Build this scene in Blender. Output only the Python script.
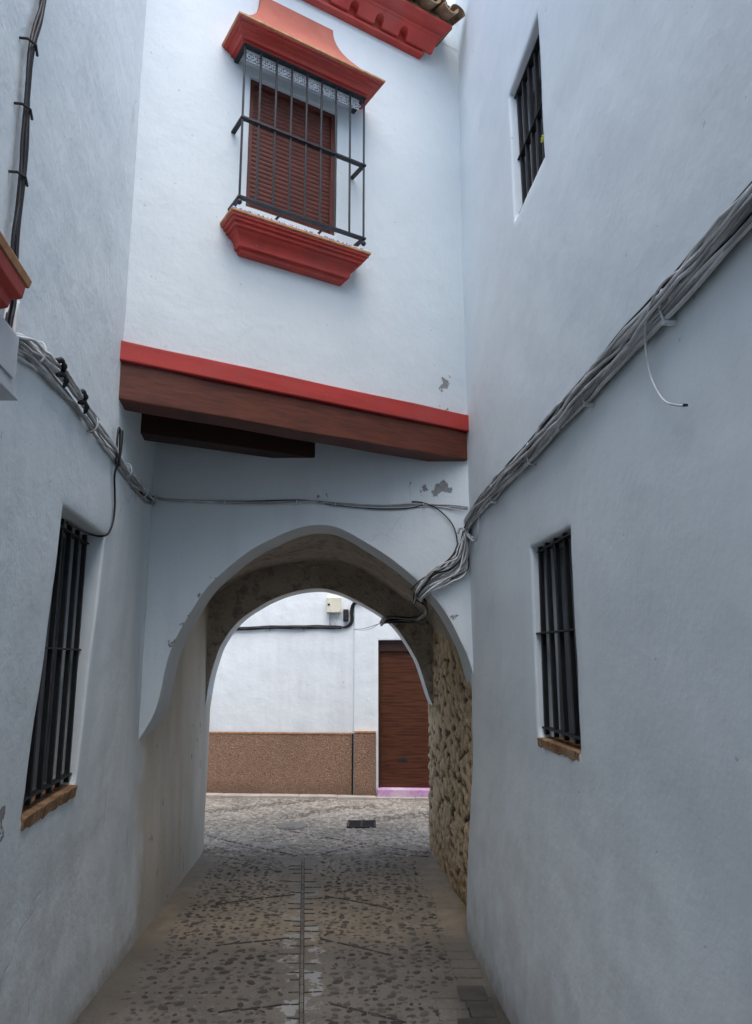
import bpy, bmesh, math, random
from mathutils import Vector, Matrix, noise
R = math.radians
random.seed(7)
for o in list(bpy.data.objects): bpy.data.objects.remove(o)
sc = bpy.context.scene
col = sc.collection
H = 1.75
# ------------------------------------------------------------------ camera, sky, sun, exposure
cd = bpy.data.cameras.new('camera'); cam = bpy.data.objects.new('camera', cd); col.objects.link(cam)
cam.location = (0, 0, H)
cam.rotation_euler = (R(90) + math.atan(148/750), 0, 0)
cd.sensor_fit = 'VERTICAL'; cd.sensor_height = 36; cd.lens = 750/1024*36
cd.clip_start = .05; cd.clip_end = 2000
sc.camera = cam
SUN_EL, SUN_AZ = 64, 165          # azimuth clockwise from +Y
w = bpy.data.worlds.new('World'); sc.world = w; w.use_nodes = True
nt = w.node_tree; nt.nodes.clear()
sky = nt.nodes.new('ShaderNodeTexSky'); sky.sky_type = 'NISHITA'; sky.sun_disc = False
sky.sun_elevation = R(SUN_EL); sky.sun_rotation = R(SUN_AZ); sky.air_density = 1.0; sky.dust_density = 2.5; sky.ozone_density = .4
bg = nt.nodes.new('ShaderNodeBackground'); bg.inputs[1].default_value = .15
wo = nt.nodes.new('ShaderNodeOutputWorld')
nt.links.new(sky.outputs[0], bg.inputs[0]); nt.links.new(bg.outputs[0], wo.inputs[0])
sd = bpy.data.lights.new('sun', 'SUN'); sd.energy = 1.2; sd.angle = R(80); sd.color = (1, .97, .92)
so = bpy.data.objects.new('sun', sd); col.objects.link(so)
az, el = R(SUN_AZ), R(SUN_EL)
so.rotation_euler = Vector((math.sin(az)*math.cos(el), math.cos(az)*math.cos(el), math.sin(el))).to_track_quat('Z', 'Y').to_euler()
so.location = (0, 0, 12)
vs = sc.view_settings
vs.view_transform = 'Standard'; vs.look = 'None'; vs.gamma = 1; vs.use_curve_mapping = False
vs.exposure = 1.38
sc.cycles.max_bounces = 10; sc.cycles.diffuse_bounces = 6

# ------------------------------------------------------------------ node helper
class N:
    def __init__(s, name, rough=.85, spec=.3):
        s.m = bpy.data.materials.new(name); s.m.use_nodes = True
        s.t = s.m.node_tree; s.b = s.t.nodes['Principled BSDF']
        s.b.inputs['Roughness'].default_value = rough
        s.b.inputs['Specular IOR Level'].default_value = spec
        s.pos = s.t.nodes.new('ShaderNodeNewGeometry').outputs['Position']
    def _set(s, sock, v):
        if hasattr(v, 'is_linked') or isinstance(v, bpy.types.NodeSocket): s.t.links.new(v, sock)
        elif isinstance(v, (tuple, list)) and sock.type == 'RGBA' and len(v) == 3: sock.default_value = (*v, 1)
        else: sock.default_value = v
    def n(s, kind, **kw):
        return s.t.nodes.new(kind)
    def noise(s, scale, detail=4, vec=None, rough=.55, dist=0):
        q = s.n('ShaderNodeTexNoise'); s._set(q.inputs['Vector'], vec or s.pos)
        q.inputs['Scale'].default_value = scale; q.inputs['Detail'].default_value = detail
        q.inputs['Roughness'].default_value = rough; q.inputs['Distortion'].default_value = dist
        return q.outputs['Fac']
    def noisec(s, scale, detail=3, vec=None):
        q = s.n('ShaderNodeTexNoise'); s._set(q.inputs['Vector'], vec or s.pos)
        q.inputs['Scale'].default_value = scale; q.inputs['Detail'].default_value = detail
        return q.outputs['Color']
    def vor(s, scale, vec=None, feature='F1', rnd=1, out='Distance'):
        q = s.n('ShaderNodeTexVoronoi'); q.feature = feature; s._set(q.inputs['Vector'], vec or s.pos)
        q.inputs['Scale'].default_value = scale; q.inputs['Randomness'].default_value = rnd
        return q.outputs[out]
    def scale(s, v, vec=None):
        q = s.n('ShaderNodeVectorMath'); q.operation = 'MULTIPLY'; s._set(q.inputs[0], vec or s.pos); q.inputs[1].default_value = v
        return q.outputs[0]
    def vadd(s, a, b, k=1.0):
        q = s.n('ShaderNodeVectorMath'); q.operation = 'SUBTRACT'; s._set(q.inputs[0], b); q.inputs[1].default_value = (.5, .5, .5)
        p = s.n('ShaderNodeVectorMath'); p.operation = 'MULTIPLY_ADD'; s._set(p.inputs[0], q.outputs[0]); p.inputs[1].default_value = (k, k, k); s._set(p.inputs[2], a)
        return p.outputs[0]
    def dist(s, v, vec=None):
        q = s.n('ShaderNodeVectorMath'); q.operation = 'DISTANCE'; s._set(q.inputs[0], vec or s.pos); q.inputs[1].default_value = v
        return q.outputs['Value']
    def xyz(s, vec=None):
        q = s.n('ShaderNodeSeparateXYZ'); s._set(q.inputs[0], vec or s.pos); return q.outputs
    def ma(s, op, a, b=0.0, c=0.0, clamp=False):
        q = s.n('ShaderNodeMath'); q.operation = op; q.use_clamp = clamp
        s._set(q.inputs[0], a); s._set(q.inputs[1], b); s._set(q.inputs[2], c); return q.outputs[0]
    def rng(s, v, a, b, c=0.0, d=1.0, smooth=True):
        q = s.n('ShaderNodeMapRange'); q.interpolation_type = 'SMOOTHSTEP' if smooth else 'LINEAR'
        s._set(q.inputs[0], v); q.inputs[1].default_value = a; q.inputs[2].default_value = b; q.inputs[3].default_value = c; q.inputs[4].default_value = d
        return q.outputs[0]
    def mix(s, f, a, b, mode='MIX'):
        q = s.n('ShaderNodeMix'); q.data_type = 'RGBA'; q.blend_type = mode
        s._set(q.inputs[0], f); s._set(q.inputs[6], a); s._set(q.inputs[7], b); return q.outputs[2]
    def out(s, colr, h=None, strength=.4, dist=.01, rough=None):
        s._set(s.b.inputs['Base Color'], colr)
        if h is not None:
            q = s.n('ShaderNodeBump'); q.inputs['Strength'].default_value = strength; q.inputs['Distance'].default_value = dist
            s._set(q.inputs['Height'], h); s.t.links.new(q.outputs[0], s.b.inputs['Normal'])
        if rough is not None: s._set(s.b.inputs['Roughness'], rough)
        return s.m
    def seg(s, p0, p1, wob, wid, soft):
        """mask 1 near the ground segment p0-p1"""
        o = s.xyz(wob); dx, dy = p1[0]-p0[0], p1[1]-p0[1]; L = math.hypot(dx, dy); dx /= L; dy /= L
        ax = s.ma('SUBTRACT', o[0], p0[0]); ay = s.ma('SUBTRACT', o[1], p0[1])
        t = s.ma('ADD', s.ma('MULTIPLY', ax, dx), s.ma('MULTIPLY', ay, dy))
        e = s.ma('ABSOLUTE', s.ma('ADD', s.ma('MULTIPLY', ax, -dy), s.ma('MULTIPLY', ay, dx)))
        m1 = s.rng(e, wid, wid+soft, 1, 0)
        m2 = s.rng(s.ma('ABSOLUTE', s.ma('SUBTRACT', t, L/2)), L/2, L/2+.05, 1, 0)
        return s.ma('MULTIPLY', m1, m2)

def limewash(name, tint=(.71, .775, .80), patches=(), inner=False, dirt=.4, stain=.22, fine=1.0, cracks=1.0):
    g = N(name, .9, .2)
    n1 = g.noise(.9, 5); n2 = g.noise(5, 5); n3 = g.noise(38, 4)
    streak = g.noise(1.0, 5, g.scale((5, 5, .55)))
    dark = tuple(c*.84 for c in tint)
    c = g.mix(g.rng(n1, .35, .7), tint, tuple(a*b for a, b in zip(tint, (.95, .955, .965))))
    c = g.mix(g.ma('MULTIPLY', g.rng(n2, .5, .8), .22*fine), c, dark)
    z = g.xyz()[2]
    low = g.rng(z, .0, 1.5, 1, 0)
    c = g.mix(g.ma('MULTIPLY', g.ma('MULTIPLY', g.rng(streak, .42, .72), stain), g.rng(z, 0, 5, 1, .35)), c, (.46, .45, .51))
    c = g.mix(g.ma('MULTIPLY', g.ma('MULTIPLY', low, dirt), g.rng(n2, .3, .65)), c, (.40, .395, .40))
    splash = g.rng(g.ma('ADD', z, g.ma('MULTIPLY', g.ma('ADD', n2, g.ma('MULTIPLY', g.noise(18, 5), .6)), .36)), .24, .46, .75, 0)
    c = g.mix(splash, c, (.30, .27, .24))
    br = g.noise(1.0, 6, g.scale((30, 30, 9)), .65)
    c = g.mix(g.ma('MULTIPLY', g.rng(br, .48, .66), .11*fine), c, tuple(a*.86 for a in tint))
    br2 = g.noise(1.0, 5, g.scale((9, 9, 34)), .65)
    c = g.mix(g.ma('MULTIPLY', g.rng(br2, .5, .68), .07*fine), c, tuple(a*.84 for a in tint))
    sc1 = g.rng(g.noise(1.0, 3, g.scale((17, 17, 1.6))), .70, .74)
    c = g.mix(g.ma('MULTIPLY', g.ma('MULTIPLY', sc1, .5), g.rng(z, .4, 1.5, 1, 0)), c, (.24, .245, .27))
    # hairline cracks in old coats of paint
    wv = g.vadd(g.pos, g.noisec(2.2, 4), .55)
    cr = g.rng(g.vor(.75, wv, 'DISTANCE_TO_EDGE'), .0, .007, 1, 0)
    cr = g.ma('MULTIPLY', cr, g.rng(g.noise(.8, 2), .52, .6))
    c = g.mix(g.ma('MULTIPLY', cr, .30*cracks), c, (.33, .33, .34))
    # chips: specks where paint has come off
    ch = g.rng(g.noise(22, 4), .715, .73)
    c = g.mix(g.ma('MULTIPLY', ch, .6), c, (.42, .41, .41))
    if inner:
        y = g.ma('ADD', g.xyz()[1], g.ma('MULTIPLY', g.ma('SUBTRACT', g.noise(2.5, 4), .5), .55))
        m = g.rng(y, 5.08, 5.32)
        st = g.rng(g.noise(1.5, 5, g.scale((2, 2, .5))), .35, .7)
        bei = g.mix(st, (.68, .65, .58), (.56, .52, .45))
        bei = g.mix(g.ma('MULTIPLY', g.rng(g.noise(8, 6), .66, .70), .6), bei, (.22, .18, .15))
        bei = g.mix(g.rng(z, 0, .7, .6, 0), bei, (.34, .31, .26))
        c = g.mix(m, c, bei)
    h = g.ma('ADD', g.ma('MULTIPLY', n2, .7*fine), g.ma('MULTIPLY', n3, .10*fine))
    h = g.ma('ADD', h, g.ma('MULTIPLY', g.noise(1.7, 3), .7))
    h = g.ma('ADD', h, g.ma('MULTIPLY', g.ma('ADD', br, br2), .05*fine))
    h = g.ma('SUBTRACT', h, g.ma('MULTIPLY', ch, .06))
    h = g.ma('SUBTRACT', h, g.ma('MULTIPLY', cr, .05*cracks))
    if patches:
        wp = g.vadd(g.pos, g.noisec(13, 6), .17)
        wp = g.vadd(wp, g.noisec(50, 4), .05)
        tot = None
        for (px, py, pz, r, sx, sz) in patches:
            o = g.xyz(wp)
            dx = g.ma('MULTIPLY', g.ma('SUBTRACT', o[0], px), 1/sx); dz = g.ma('MULTIPLY', g.ma('SUBTRACT', o[2], pz), 1/sz); dy = g.ma('SUBTRACT', o[1], py)
            d2 = g.ma('ADD', g.ma('ADD', g.ma('MULTIPLY', dx, dx), g.ma('MULTIPLY', dz, dz)), g.ma('MULTIPLY', dy, dy))
            mk = g.rng(d2, r*r, r*r*1.25, 1, 0)
            tot = mk if tot is None else g.ma('MAXIMUM', tot, mk)
        c = g.mix(tot, c, g.mix(g.noise(40, 3), (.17, .17, .18), (.34, .34, .35)))
        h = g.ma('SUBTRACT', h, g.ma('MULTIPLY', tot, .5))
    return g.out(c, h, .55, .028)

def painted(name, a, b, rough=.5, sc_=9, bstr=.25, grain=None, dust=None, chips=None):
    g = N(name, rough, .35)
    v = g.scale(grain) if grain else g.pos
    n1 = g.noise(sc_, 5, v); n2 = g.noise(sc_*5, 3, v)
    c = g.mix(g.rng(n1, .35, .7), a, b)
    c = g.mix(g.ma('MULTIPLY', g.rng(n2, .6, .75), .5), c, tuple(x*.6 for x in a))
    if chips:
        cm = g.rng(g.noise(31, 6), .70, .72, 0, .55); c = g.mix(cm, c, chips); c = g.mix(g.ma('MULTIPLY', g.rng(g.noise(3.5, 6), .5, .68), .45), c, tuple(min(1, x*.62+.03) for x in a))
    if dust: c = g.mix(g.ma('MULTIPLY', g.rng(g.noise(2.5, 4), .45, .7), dust[0]), c, dust[1])
    return g.out(c, g.ma('ADD', n1, g.ma('MULTIPLY', n2, .4)), bstr, .004, rough)

M = {}
M['wall_l'] = limewash('limewash_street', patches=[(-1.293, 2.77, 1.20, .030, 1.5, 1.6), (-1.42, 4.9, 1.9, .02, 1, 2)], inner=True)
M['wall_r'] = limewash('limewash_smooth', tint=(.70, .765, .795), stain=.12, fine=.5, cracks=0)
M['facade'] = limewash('limewash_facade', tint=(.635, .695, .72), cracks=.25, patches=[(.47, 5.02, 3.65, .035, .9, 1.6), (.53, 5.06, 3.74, .012, 1, 1), (.50, 5.03, 3.47, .02, 3.5, .6)], stain=.12, dirt=0)
M['arch'] = limewash('limewash_arch', tint=(.67, .73, .76), cracks=.5, patches=[(.45, 5.14, 2.93, .058, 1.6, .75), (.36, 5.14, 2.90, .014, 1.6, .8), (-1.30, 5.14, 2.02, .016, 1, 2.5), (-1.22, 5.14, 2.18, .018, 1.5, 1.5), (-1.385, 5.14, 1.86, .014, 1, 2.5), (-1.12, 5.14, 2.31, .012, 2, 1), (.545, 5.14, 2.04, .018, 1.6, 1.2), (-.45, 5.14, 2.868, .02, 1.3, .8), (-.345, 5.14, 2.873, .012, 1, 1.3), (.25, 5.14, 2.975, .012, 1, 1.3), (.12, 5.14, 2.92, .01, 1, 1), (.50, 5.14, 2.30, .015, 1.2, 1.2)], stain=.28, dirt=0)
M['far'] = limewash('limewash_far', tint=(.735, .775, .78), stain=.3, dirt=.25, cracks=.25)
def mk_vault():
    g = N('vault_plaster', .95, .1)
    n1 = g.noise(2.2, 5); n2 = g.noise(12, 6); n3 = g.noise(50, 3)
    c = g.mix(g.rng(n1, .35, .7), (.62, .555, .48), (.48, .425, .36))
    c = g.mix(g.ma('MULTIPLY', g.rng(n2, .5, .7), .6), c, (.14, .12, .10))
    return g.out(c, g.ma('ADD', g.ma('MULTIPLY', n2, 1.8), g.ma('MULTIPLY', n3, .6)), 1.0, .06)
M['vault'] = mk_vault()
def mk_stone():
    g = N('rubble_masonry', .95, .15)
    at = g.n('ShaderNodeVertexColor'); at.layer_name = 'shade'
    sp = g.n('ShaderNodeSeparateColor'); g.t.links.new(at.outputs[0], sp.inputs[0])
    n2 = g.noise(14, 5); n3 = g.noise(60, 4)
    st = g.mix(sp.outputs[1], (.74, .59, .39), (.60, .46, .295))
    st = g.mix(g.ma('MULTIPLY', g.rng(n2, .45, .7), .5), st, (.34, .27, .19))
    c = g.mix(sp.outputs[0], st, (.075, .05, .032))
    z = g.xyz()[2]
    c = g.mix(g.rng(g.ma('ADD', z, g.ma('MULTIPLY', n2, .3)), .2, .55, .6, 0), c, (.34, .21, .10))
    return g.out(c, g.ma('ADD', g.ma('MULTIPLY', n2, 1), g.ma('MULTIPLY', n3, .5)), .8, .03)
M['stone'] = mk_stone()
M['red'] = painted('red_paint', (.47, .056, .040), (.38, .042, .032), .55, 7, .3, dust=(.4, (.42, .11, .09)), chips=(.50, .30, .27))
M['red2'] = painted('red_fascia_paint', (.42, .042, .035), (.35, .035, .03), .55, 3, .35, (1, 1, 6), dust=(.4, (.36, .08, .07)), chips=(.40, .22, .20))
M['salmon'] = painted('salmon_paint', (.37, .112, .078), (.32, .09, .062), .7, 6, .3, chips=(.5, .36, .30))
M['terra'] = painted('terracotta_edge', (.50, .27, .14), (.36, .17, .08), .8, 20, .4)
M['tile'] = painted('roof_tile', (.42, .27, .16), (.26, .17, .11), .9, 14, .6, dust=(.6, (.13, .12, .08)))
M['moss'] = painted('mossy_mortar', (.14, .13, .07), (.06, .06, .04), .95, 30, .8)
M['beam'] = painted('beam_wood', (.125, .034, .018), (.075, .022, .013), .5, 5, .5, (1.2, 1.2, 9))
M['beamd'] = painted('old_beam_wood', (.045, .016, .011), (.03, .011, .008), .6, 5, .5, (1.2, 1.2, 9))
M['iron'] = painted('black_iron', (.016, .018, .022), (.028, .03, .036), .42, 25, .3)
M['shutter'] = painted('brown_shutter', (.125, .037, .026), (.095, .029, .020), .45, 12, .2)
M['bars'] = painted('matt_black_iron', (.007, .008, .010), (.012, .013, .015), .6, 25, .3)
M['blind'] = painted('grey_shutter', (.17, .18, .195), (.12, .125, .135), .6, 6, .2, (1, 1, .3))
M['lace'] = painted('galvanised_lace', (.72, .75, .78), (.60, .63, .66), .6, 20, .1)
M['cab_g'] = painted('grey_cable', (.34, .345, .35), (.20, .20, .205), .7, 10, .3, dust=(.5, (.50, .51, .52)))
M['cab_w'] = painted('painted_cable', (.68, .70, .71), (.50, .51, .52), .75, 12, .4, dust=(.4, (.32, .31, .30)))
M['cab_k'] = painted('black_cable', (.012, .012, .014), (.022, .022, .026), .5, 15, .2)
M['box_g'] = painted('painted_box', (.58, .61, .64), (.50, .525, .55), .6, 4, .2)
M['box_c'] = painted('cream_box', (.66, .63, .50), (.60, .57, .45), .5, 4, .1)
M['pink'] = painted('pink_tile', (.58, .34, .50), (.42, .26, .46), .6, 30, .3, dust=(.6, (.66, .58, .62)))
def mk_brick():
    g = N('old_brick', .9, .2)
    n1 = g.noise(7, 5); n2 = g.noise(40, 4)
    c = g.mix(g.rng(n1, .4, .6), (.21, .11, .055), (.31, .20, .115))
    c = g.mix(g.rng(n2, .55, .65), c, (.16, .09, .05))
    return g.out(c, g.ma('ADD', n1, g.ma('MULTIPLY', n2, .5)), .8, .02)
M['brick'] = mk_brick()
def mk_blue():
    g = N('blue_white_tile', .3, .5)
    v = g.vor(75); n1 = g.noise(90, 2)
    c = g.mix(g.rng(g.ma('ADD', v, g.ma('MULTIPLY', n1, .3)), .60, .66), (.10, .15, .42), (.66, .68, .72))
    return g.out(c)
M['bluetile'] = mk_blue()
def mk_dado():
    g = N('pebbledash', .9, .25)
    v = g.vor(85, None, 'F1', 1, 'Color'); sx = g.xyz(v)
    c = g.mix(sx[0], (.21, .125, .08), (.30, .18, .12))
    c = g.mix(g.rng(sx[1], .8, .95, 0, .6), c, (.07, .045, .035))
    c = g.mix(g.rng(sx[2], .85, .97, 0, .55), c, (.42, .32, .25))
    c = g.mix(g.ma('MULTIPLY', g.rng(g.noise(1.6, 4), .4, .7), .45), c, (.17, .105, .07))
    c = g.mix(g.rng(g.xyz()[2], 0, .25, .55, 0), c, (.10, .07, .05))
    return g.out(c, g.vor(62), .9, .008)
M['dado'] = mk_dado()
def mk_door():
    g = N('door_wood', .55, .2)
    v = g.scale((1.5, 1.5, 26)); n1 = g.noise(2, 6, v, dist=.6); n2 = g.noise(9, 4, v)
    z = g.xyz()[2]
    band = g.ma('FRACT', g.ma('MULTIPLY', z, 1/.105))
    gr = g.rng(g.ma('ABSOLUTE', g.ma('SUBTRACT', band, .5)), .455, .49, 0, 1)
    c = g.mix(g.rng(n1, .35, .68), (.092, .032, .014), (.038, .012, .006))
    c = g.mix(g.ma('MULTIPLY', g.rng(n2, .5, .7), .5), c, (.09, .033, .018))
    c = g.mix(g.ma('MULTIPLY', gr, .45), c, (.03, .012, .008))
    return g.out(c, g.ma('SUBTRACT', g.ma('MULTIPLY', n1, .5), g.ma('MULTIPLY', gr, .5)), .5, .006)
M['door'] = mk_door()
M['dframe'] = painted('dark_door_frame', (.045, .018, .012), (.03, .013, .01), .5, 8, .2)

C0, C1 = Vector((-.366, 4.092)), Vector((-.658, 7.24))      # gutter line
def gx(y): return C0.x + (C1.x-C0.x)*(y-C0.y)/(C1.y-C0.y)
CHEV = [((-.62, 6.198), (-1.172, 5.911)), ((-.554, 5.268), (-1.004, 5.113)), ((-.489, 4.321), (-.80, 4.20)),
        ((-.387, 6.148), (.115, 5.822)), ((-.359, 5.25), (.10, 4.95)), ((-.24, 4.33), (.15, 4.10)),
        ((-.50, 3.35), (-1.0, 3.2)), ((-.2, 3.35), (.3, 3.1)),
        ((-1.683, 8.049), (-.631, 7.232)), ((-.60, 7.25), (-.10, 7.80)), ((-.939, 8.32), (.487, 7.374)), ((.037, 7.38), (.48, 7.27))]
BAND = [((-1.96, 9.316), (-.659, 10.15)), ((-1.061, 8.976), (-.386, 9.559)), ((-.386, 9.559), (-.012, 9.685)), ((-.011, 8.868), (.614, 9.2))]
def mk_ground(name, pebble=False):
    g = N(name, .88, .25)
    wob = g.vadd(g.pos, g.noisec(6, 4), .10)
    n1 = g.noise(1.3, 5); n2 = g.noise(9, 6); n3 = g.noise(55, 4)
    y = g.xyz(wob)[1]; x = g.xyz(wob)[0]
    c = g.mix(g.rng(n1, .35, .68), (.18, .168, .148), (.125, .116, .102))
    c = g.mix(g.ma('MULTIPLY', g.rng(n2, .45, .7), .6), c, (.095, .088, .078))
    gr_ = g.noise(120, 2)
    c = g.mix(g.rng(gr_, .55, .7, 0, .5), c, (.06, .055, .05))
    c = g.mix(g.rng(g.noise(75, 2), .6, .7, 0, .4), c, (.27, .25, .22))
    brown = g.ma('MULTIPLY', g.rng(y, 4.9, 5.5), g.rng(y, 7.0, 7.5, 1, 0))
    c = g.mix(g.ma('MULTIPLY', brown, .7), c, g.mix(g.rng(n2, .35, .7), (.36, .30, .22), (.25, .205, .15)))
    far = g.rng(y, 7.1, 7.7)
    cc = g.vor(24, wob, 'F1', 1, 'Color')
    farc = g.mix(g.xyz(cc)[0], (.26, .23, .185), (.40, .355, .29))
    farc = g.mix(g.ma('MULTIPLY', g.rng(n1, .45, .65), .5), farc, (.22, .195, .16))
    jd = g.vor(24, wob, 'DISTANCE_TO_EDGE')
    farc = g.mix(g.rng(jd, 0, .12, .75, 0), farc, (.13, .115, .095))
    c = g.mix(far, c, farc)
    tot = None
    wob2 = g.vadd(g.pos, g.noisec(5, 3), .05)
    for p0, p1 in BAND:
        m = g.seg(p0, p1, wob2, .07, .08); tot = m if tot is None else g.ma('MAXIMUM', tot, m)
    c = g.mix(g.ma('MULTIPLY', tot, .85), c, (.075, .06, .045))
    # pale mortar smears along the gutter
    if not pebble:
        off = g.ma('SUBTRACT', g.xyz()[0], g.ma('ADD', C0.x, g.ma('MULTIPLY', g.ma('SUBTRACT', g.xyz()[1], C0.y), (C1.x-C0.x)/(C1.y-C0.y))))
        near = g.rng(g.ma('ABSOLUTE', off), .08, .17, 1, 0)
        sm = g.rng(g.ma('ADD', g.noise(8, 9, None, .68), g.ma('MULTIPLY', near, .13)), .635, .69)
        sm = g.ma('MULTIPLY', sm, g.ma('MULTIPLY', g.rng(g.ma('ABSOLUTE', off), .16, .24, 1, 0), g.rng(g.xyz()[1], 6.2, 6.7, 1, 0)))
        c = g.mix(g.ma('MULTIPLY', sm, .75), c, (.34, .355, .37))
    big = g.rng(g.noise(.7, 6, g.scale((1, .8, 1))), .42, .66)
    c = g.mix(g.ma('MULTIPLY', big, .5), c, (.07, .062, .053))
    wet = g.rng(n1, .5, .62)
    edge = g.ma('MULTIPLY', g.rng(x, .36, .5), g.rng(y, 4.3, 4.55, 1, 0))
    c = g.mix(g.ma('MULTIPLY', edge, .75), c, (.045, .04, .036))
    h = g.ma('ADD', g.ma('MULTIPLY', n2, 1.), g.ma('MULTIPLY', n3, .35))
    h = g.ma('ADD', h, g.ma('MULTIPLY', g.ma('MULTIPLY', g.rng(jd, 0, .25), far), .5))
    if pebble:
        at = g.n('ShaderNodeVertexColor'); at.layer_name = 'shade'
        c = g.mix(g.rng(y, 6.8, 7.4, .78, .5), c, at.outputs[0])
    return g.out(c, h, .6, .02, g.rng(n2, .4, .7, .9, .65))
M['ground'] = mk_ground('cobble_mortar'); M['pebble'] = mk_ground('pebble_stone', True)
M['slate'] = painted('tile_on_edge', (.035, .032, .03), (.06, .052, .046), .75, 20, .5)
M['gutter'] = painted('gutter_stone', (.17, .16, .14), (.10, .095, .085), .8, 9, .6)
M['slab'] = painted('dark_slab', (.06, .055, .05), (.035, .032, .03), .6, 9, .5)
M['back'] = painted('dark_interior', (.02, .02, .022), (.015, .015, .016), .8)
M['conc'] = painted('kerb_cement', (.42, .38, .33), (.32, .29, .25), .9, 6, .5)
M['yellow'] = painted('yellow_petal', (.62, .55, .08), (.5, .5, .10), .7)
M['leaf'] = painted('leaf', (.06, .10, .04), (.04, .07, .03), .6)

# ------------------------------------------------------------------ object helpers
def tag(o, label, cat, group=None):
    o['label'] = label; o['category'] = cat
    if group: o['group'] = group
    return o
def empty(name, loc, label, cat, group=None):
    o = bpy.data.objects.new(name, None); o.location = loc; o.empty_display_size = .2; col.objects.link(o)
    return tag(o, label, cat, group)
def wloc(o):
    v = Vector((0, 0, 0))
    while o: v += o.location; o = o.parent
    return v
class MB:
    def __init__(s): s.v = []; s.f = []; s.c = []
    def add(s, vs, fs):
        b = len(s.v); s.v += [tuple(v) for v in vs]; s.f += [tuple(b+i for i in f) for f in fs]
    def box(s, c, X, Y, Z):
        """c centre, X,Y,Z half vectors"""
        c = Vector(c); X = Vector(X); Y = Vector(Y); Z = Vector(Z)
        vs = [c+a*X+b*Y+d*Z for a in (-1, 1) for b in (-1, 1) for d in (-1, 1)]
        s.add(vs, [(0, 1, 3, 2), (4, 6, 7, 5), (0, 4, 5, 1), (2, 3, 7, 6), (0, 2, 6, 4), (1, 5, 7, 3)])
    def abox(s, x0, x1, y0, y1, z0, z1):
        s.box(((x0+x1)/2, (y0+y1)/2, (z0+z1)/2), ((x1-x0)/2, 0, 0), (0, (y1-y0)/2, 0), (0, 0, (z1-z0)/2))
    def tube(s, pts, r, n=7, cap=True):
        pts = [Vector(p) for p in pts]; T = None; rings = []
        up = Vector((.13, .2, 1)).normalized(); b0 = len(s.v)
        for i, p in enumerate(pts):
            t = (pts[min(i+1, len(pts)-1)]-pts[max(i-1, 0)]).normalized()
            if T is None:
                a = t.cross(up); a = a.normalized() if a.length > 1e-3 else Vector((1, 0, 0))
            else:
                a = (a-t*a.dot(t)).normalized()
            T = t; b = t.cross(a)
            rr = r[i] if isinstance(r, (list, tuple)) else r
            for k in range(n):
                w_ = 2*math.pi*k/n; s.v.append(tuple(p+a*math.cos(w_)*rr+b*math.sin(w_)*rr))
        for i in range(len(pts)-1):
            for k in range(n):
                k2 = (k+1) % n; s.f.append((b0+i*n+k, b0+i*n+k2, b0+(i+1)*n+k2, b0+(i+1)*n+k))
        if cap:
            s.f.append(tuple(b0+k for k in range(n))[::-1]); s.f.append(tuple(b0+(len(pts)-1)*n+k for k in range(n)))
    def build(s, name, mat, parent=None, smooth=False, bevel=0, shade=None, angle=None):
        base = wloc(parent) if parent else Vector((0, 0, 0))
        me = bpy.data.meshes.new(name)
        vs = [Vector(v)-base for v in s.v]
        if not parent and vs:       # origin at base centre
            lo = Vector((min(v.x for v in vs), min(v.y for v in vs), min(v.z for v in vs))); hi = Vector((max(v.x for v in vs), max(v.y for v in vs), max(v.z for v in vs)))
            o0 = Vector(((lo.x+hi.x)/2, (lo.y+hi.y)/2, lo.z)); vs = [v-o0 for v in vs]
        else: o0 = Vector((0, 0, 0))
        me.from_pydata([tuple(v) for v in vs], [], s.f)
        bm = bmesh.new(); bm.from_mesh(me)
        if shade is None: bmesh.ops.remove_doubles(bm, verts=bm.verts, dist=1e-5)
        bmesh.ops.recalc_face_normals(bm, faces=bm.faces)
        bm.to_mesh(me); bm.free()
        if shade is not None:
            ca = me.color_attributes.new('shade', 'FLOAT_COLOR', 'POINT')
            for i, c_ in enumerate(shade): ca.data[i].color = (*c_, 1)
        me.materials.append(mat)
        if smooth:
            for p in me.polygons: p.use_smooth = True
            if angle: me.set_sharp_from_angle(angle=R(angle))
        o = bpy.data.objects.new(name, me); o.location = o0; col.objects.link(o)
        if parent: o.parent = parent
        if bevel:
            m = o.modifiers.new('bevel', 'BEVEL'); m.width = bevel; m.segments = 2; m.limit_method = 'ANGLE'; m.angle_limit = R(35)
        return o
def spline(pts, sub=6):
    P = [Vector(p) for p in pts]; P = [P[0]*2-P[1]]+P+[P[-1]*2-P[-2]]; out = []
    for i in range(1, len(P)-2):
        for k in range(sub):
            t = k/sub; a, b, c, d = P[i-1:i+3]
            out.append(.5*((2*b)+(c-a)*t+(2*a-5*b+4*c-d)*t*t+(3*b-a-3*c+d)*t**3))
    out.append(P[-2]); return out
def resample(P, n):
    P = [Vector(p) for p in P]; L = [0]
    for a, b in zip(P, P[1:]): L.append(L[-1]+(b-a).length)
    out = []; j = 0
    for i in range(n):
        t = L[-1]*i/(n-1)
        while j < len(P)-2 and L[j+1] < t: j += 1
        s_ = (t-L[j])/max(1e-9, L[j+1]-L[j]); out.append(P[j].lerp(P[j+1], min(1, max(0, s_))))
    return out
def sm(t, a, b):
    t = min(1, max(0, (t-a)/(b-a))); return t*t*(3-2*t)
def lump(p, k=1.0):
    p = Vector(p)
    return k*(.008*noise.noise(p*1.1+Vector((3, 1, 7)))+.005*noise.noise(p*3.1)+.0022*noise.noise(p*8.3))

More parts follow.
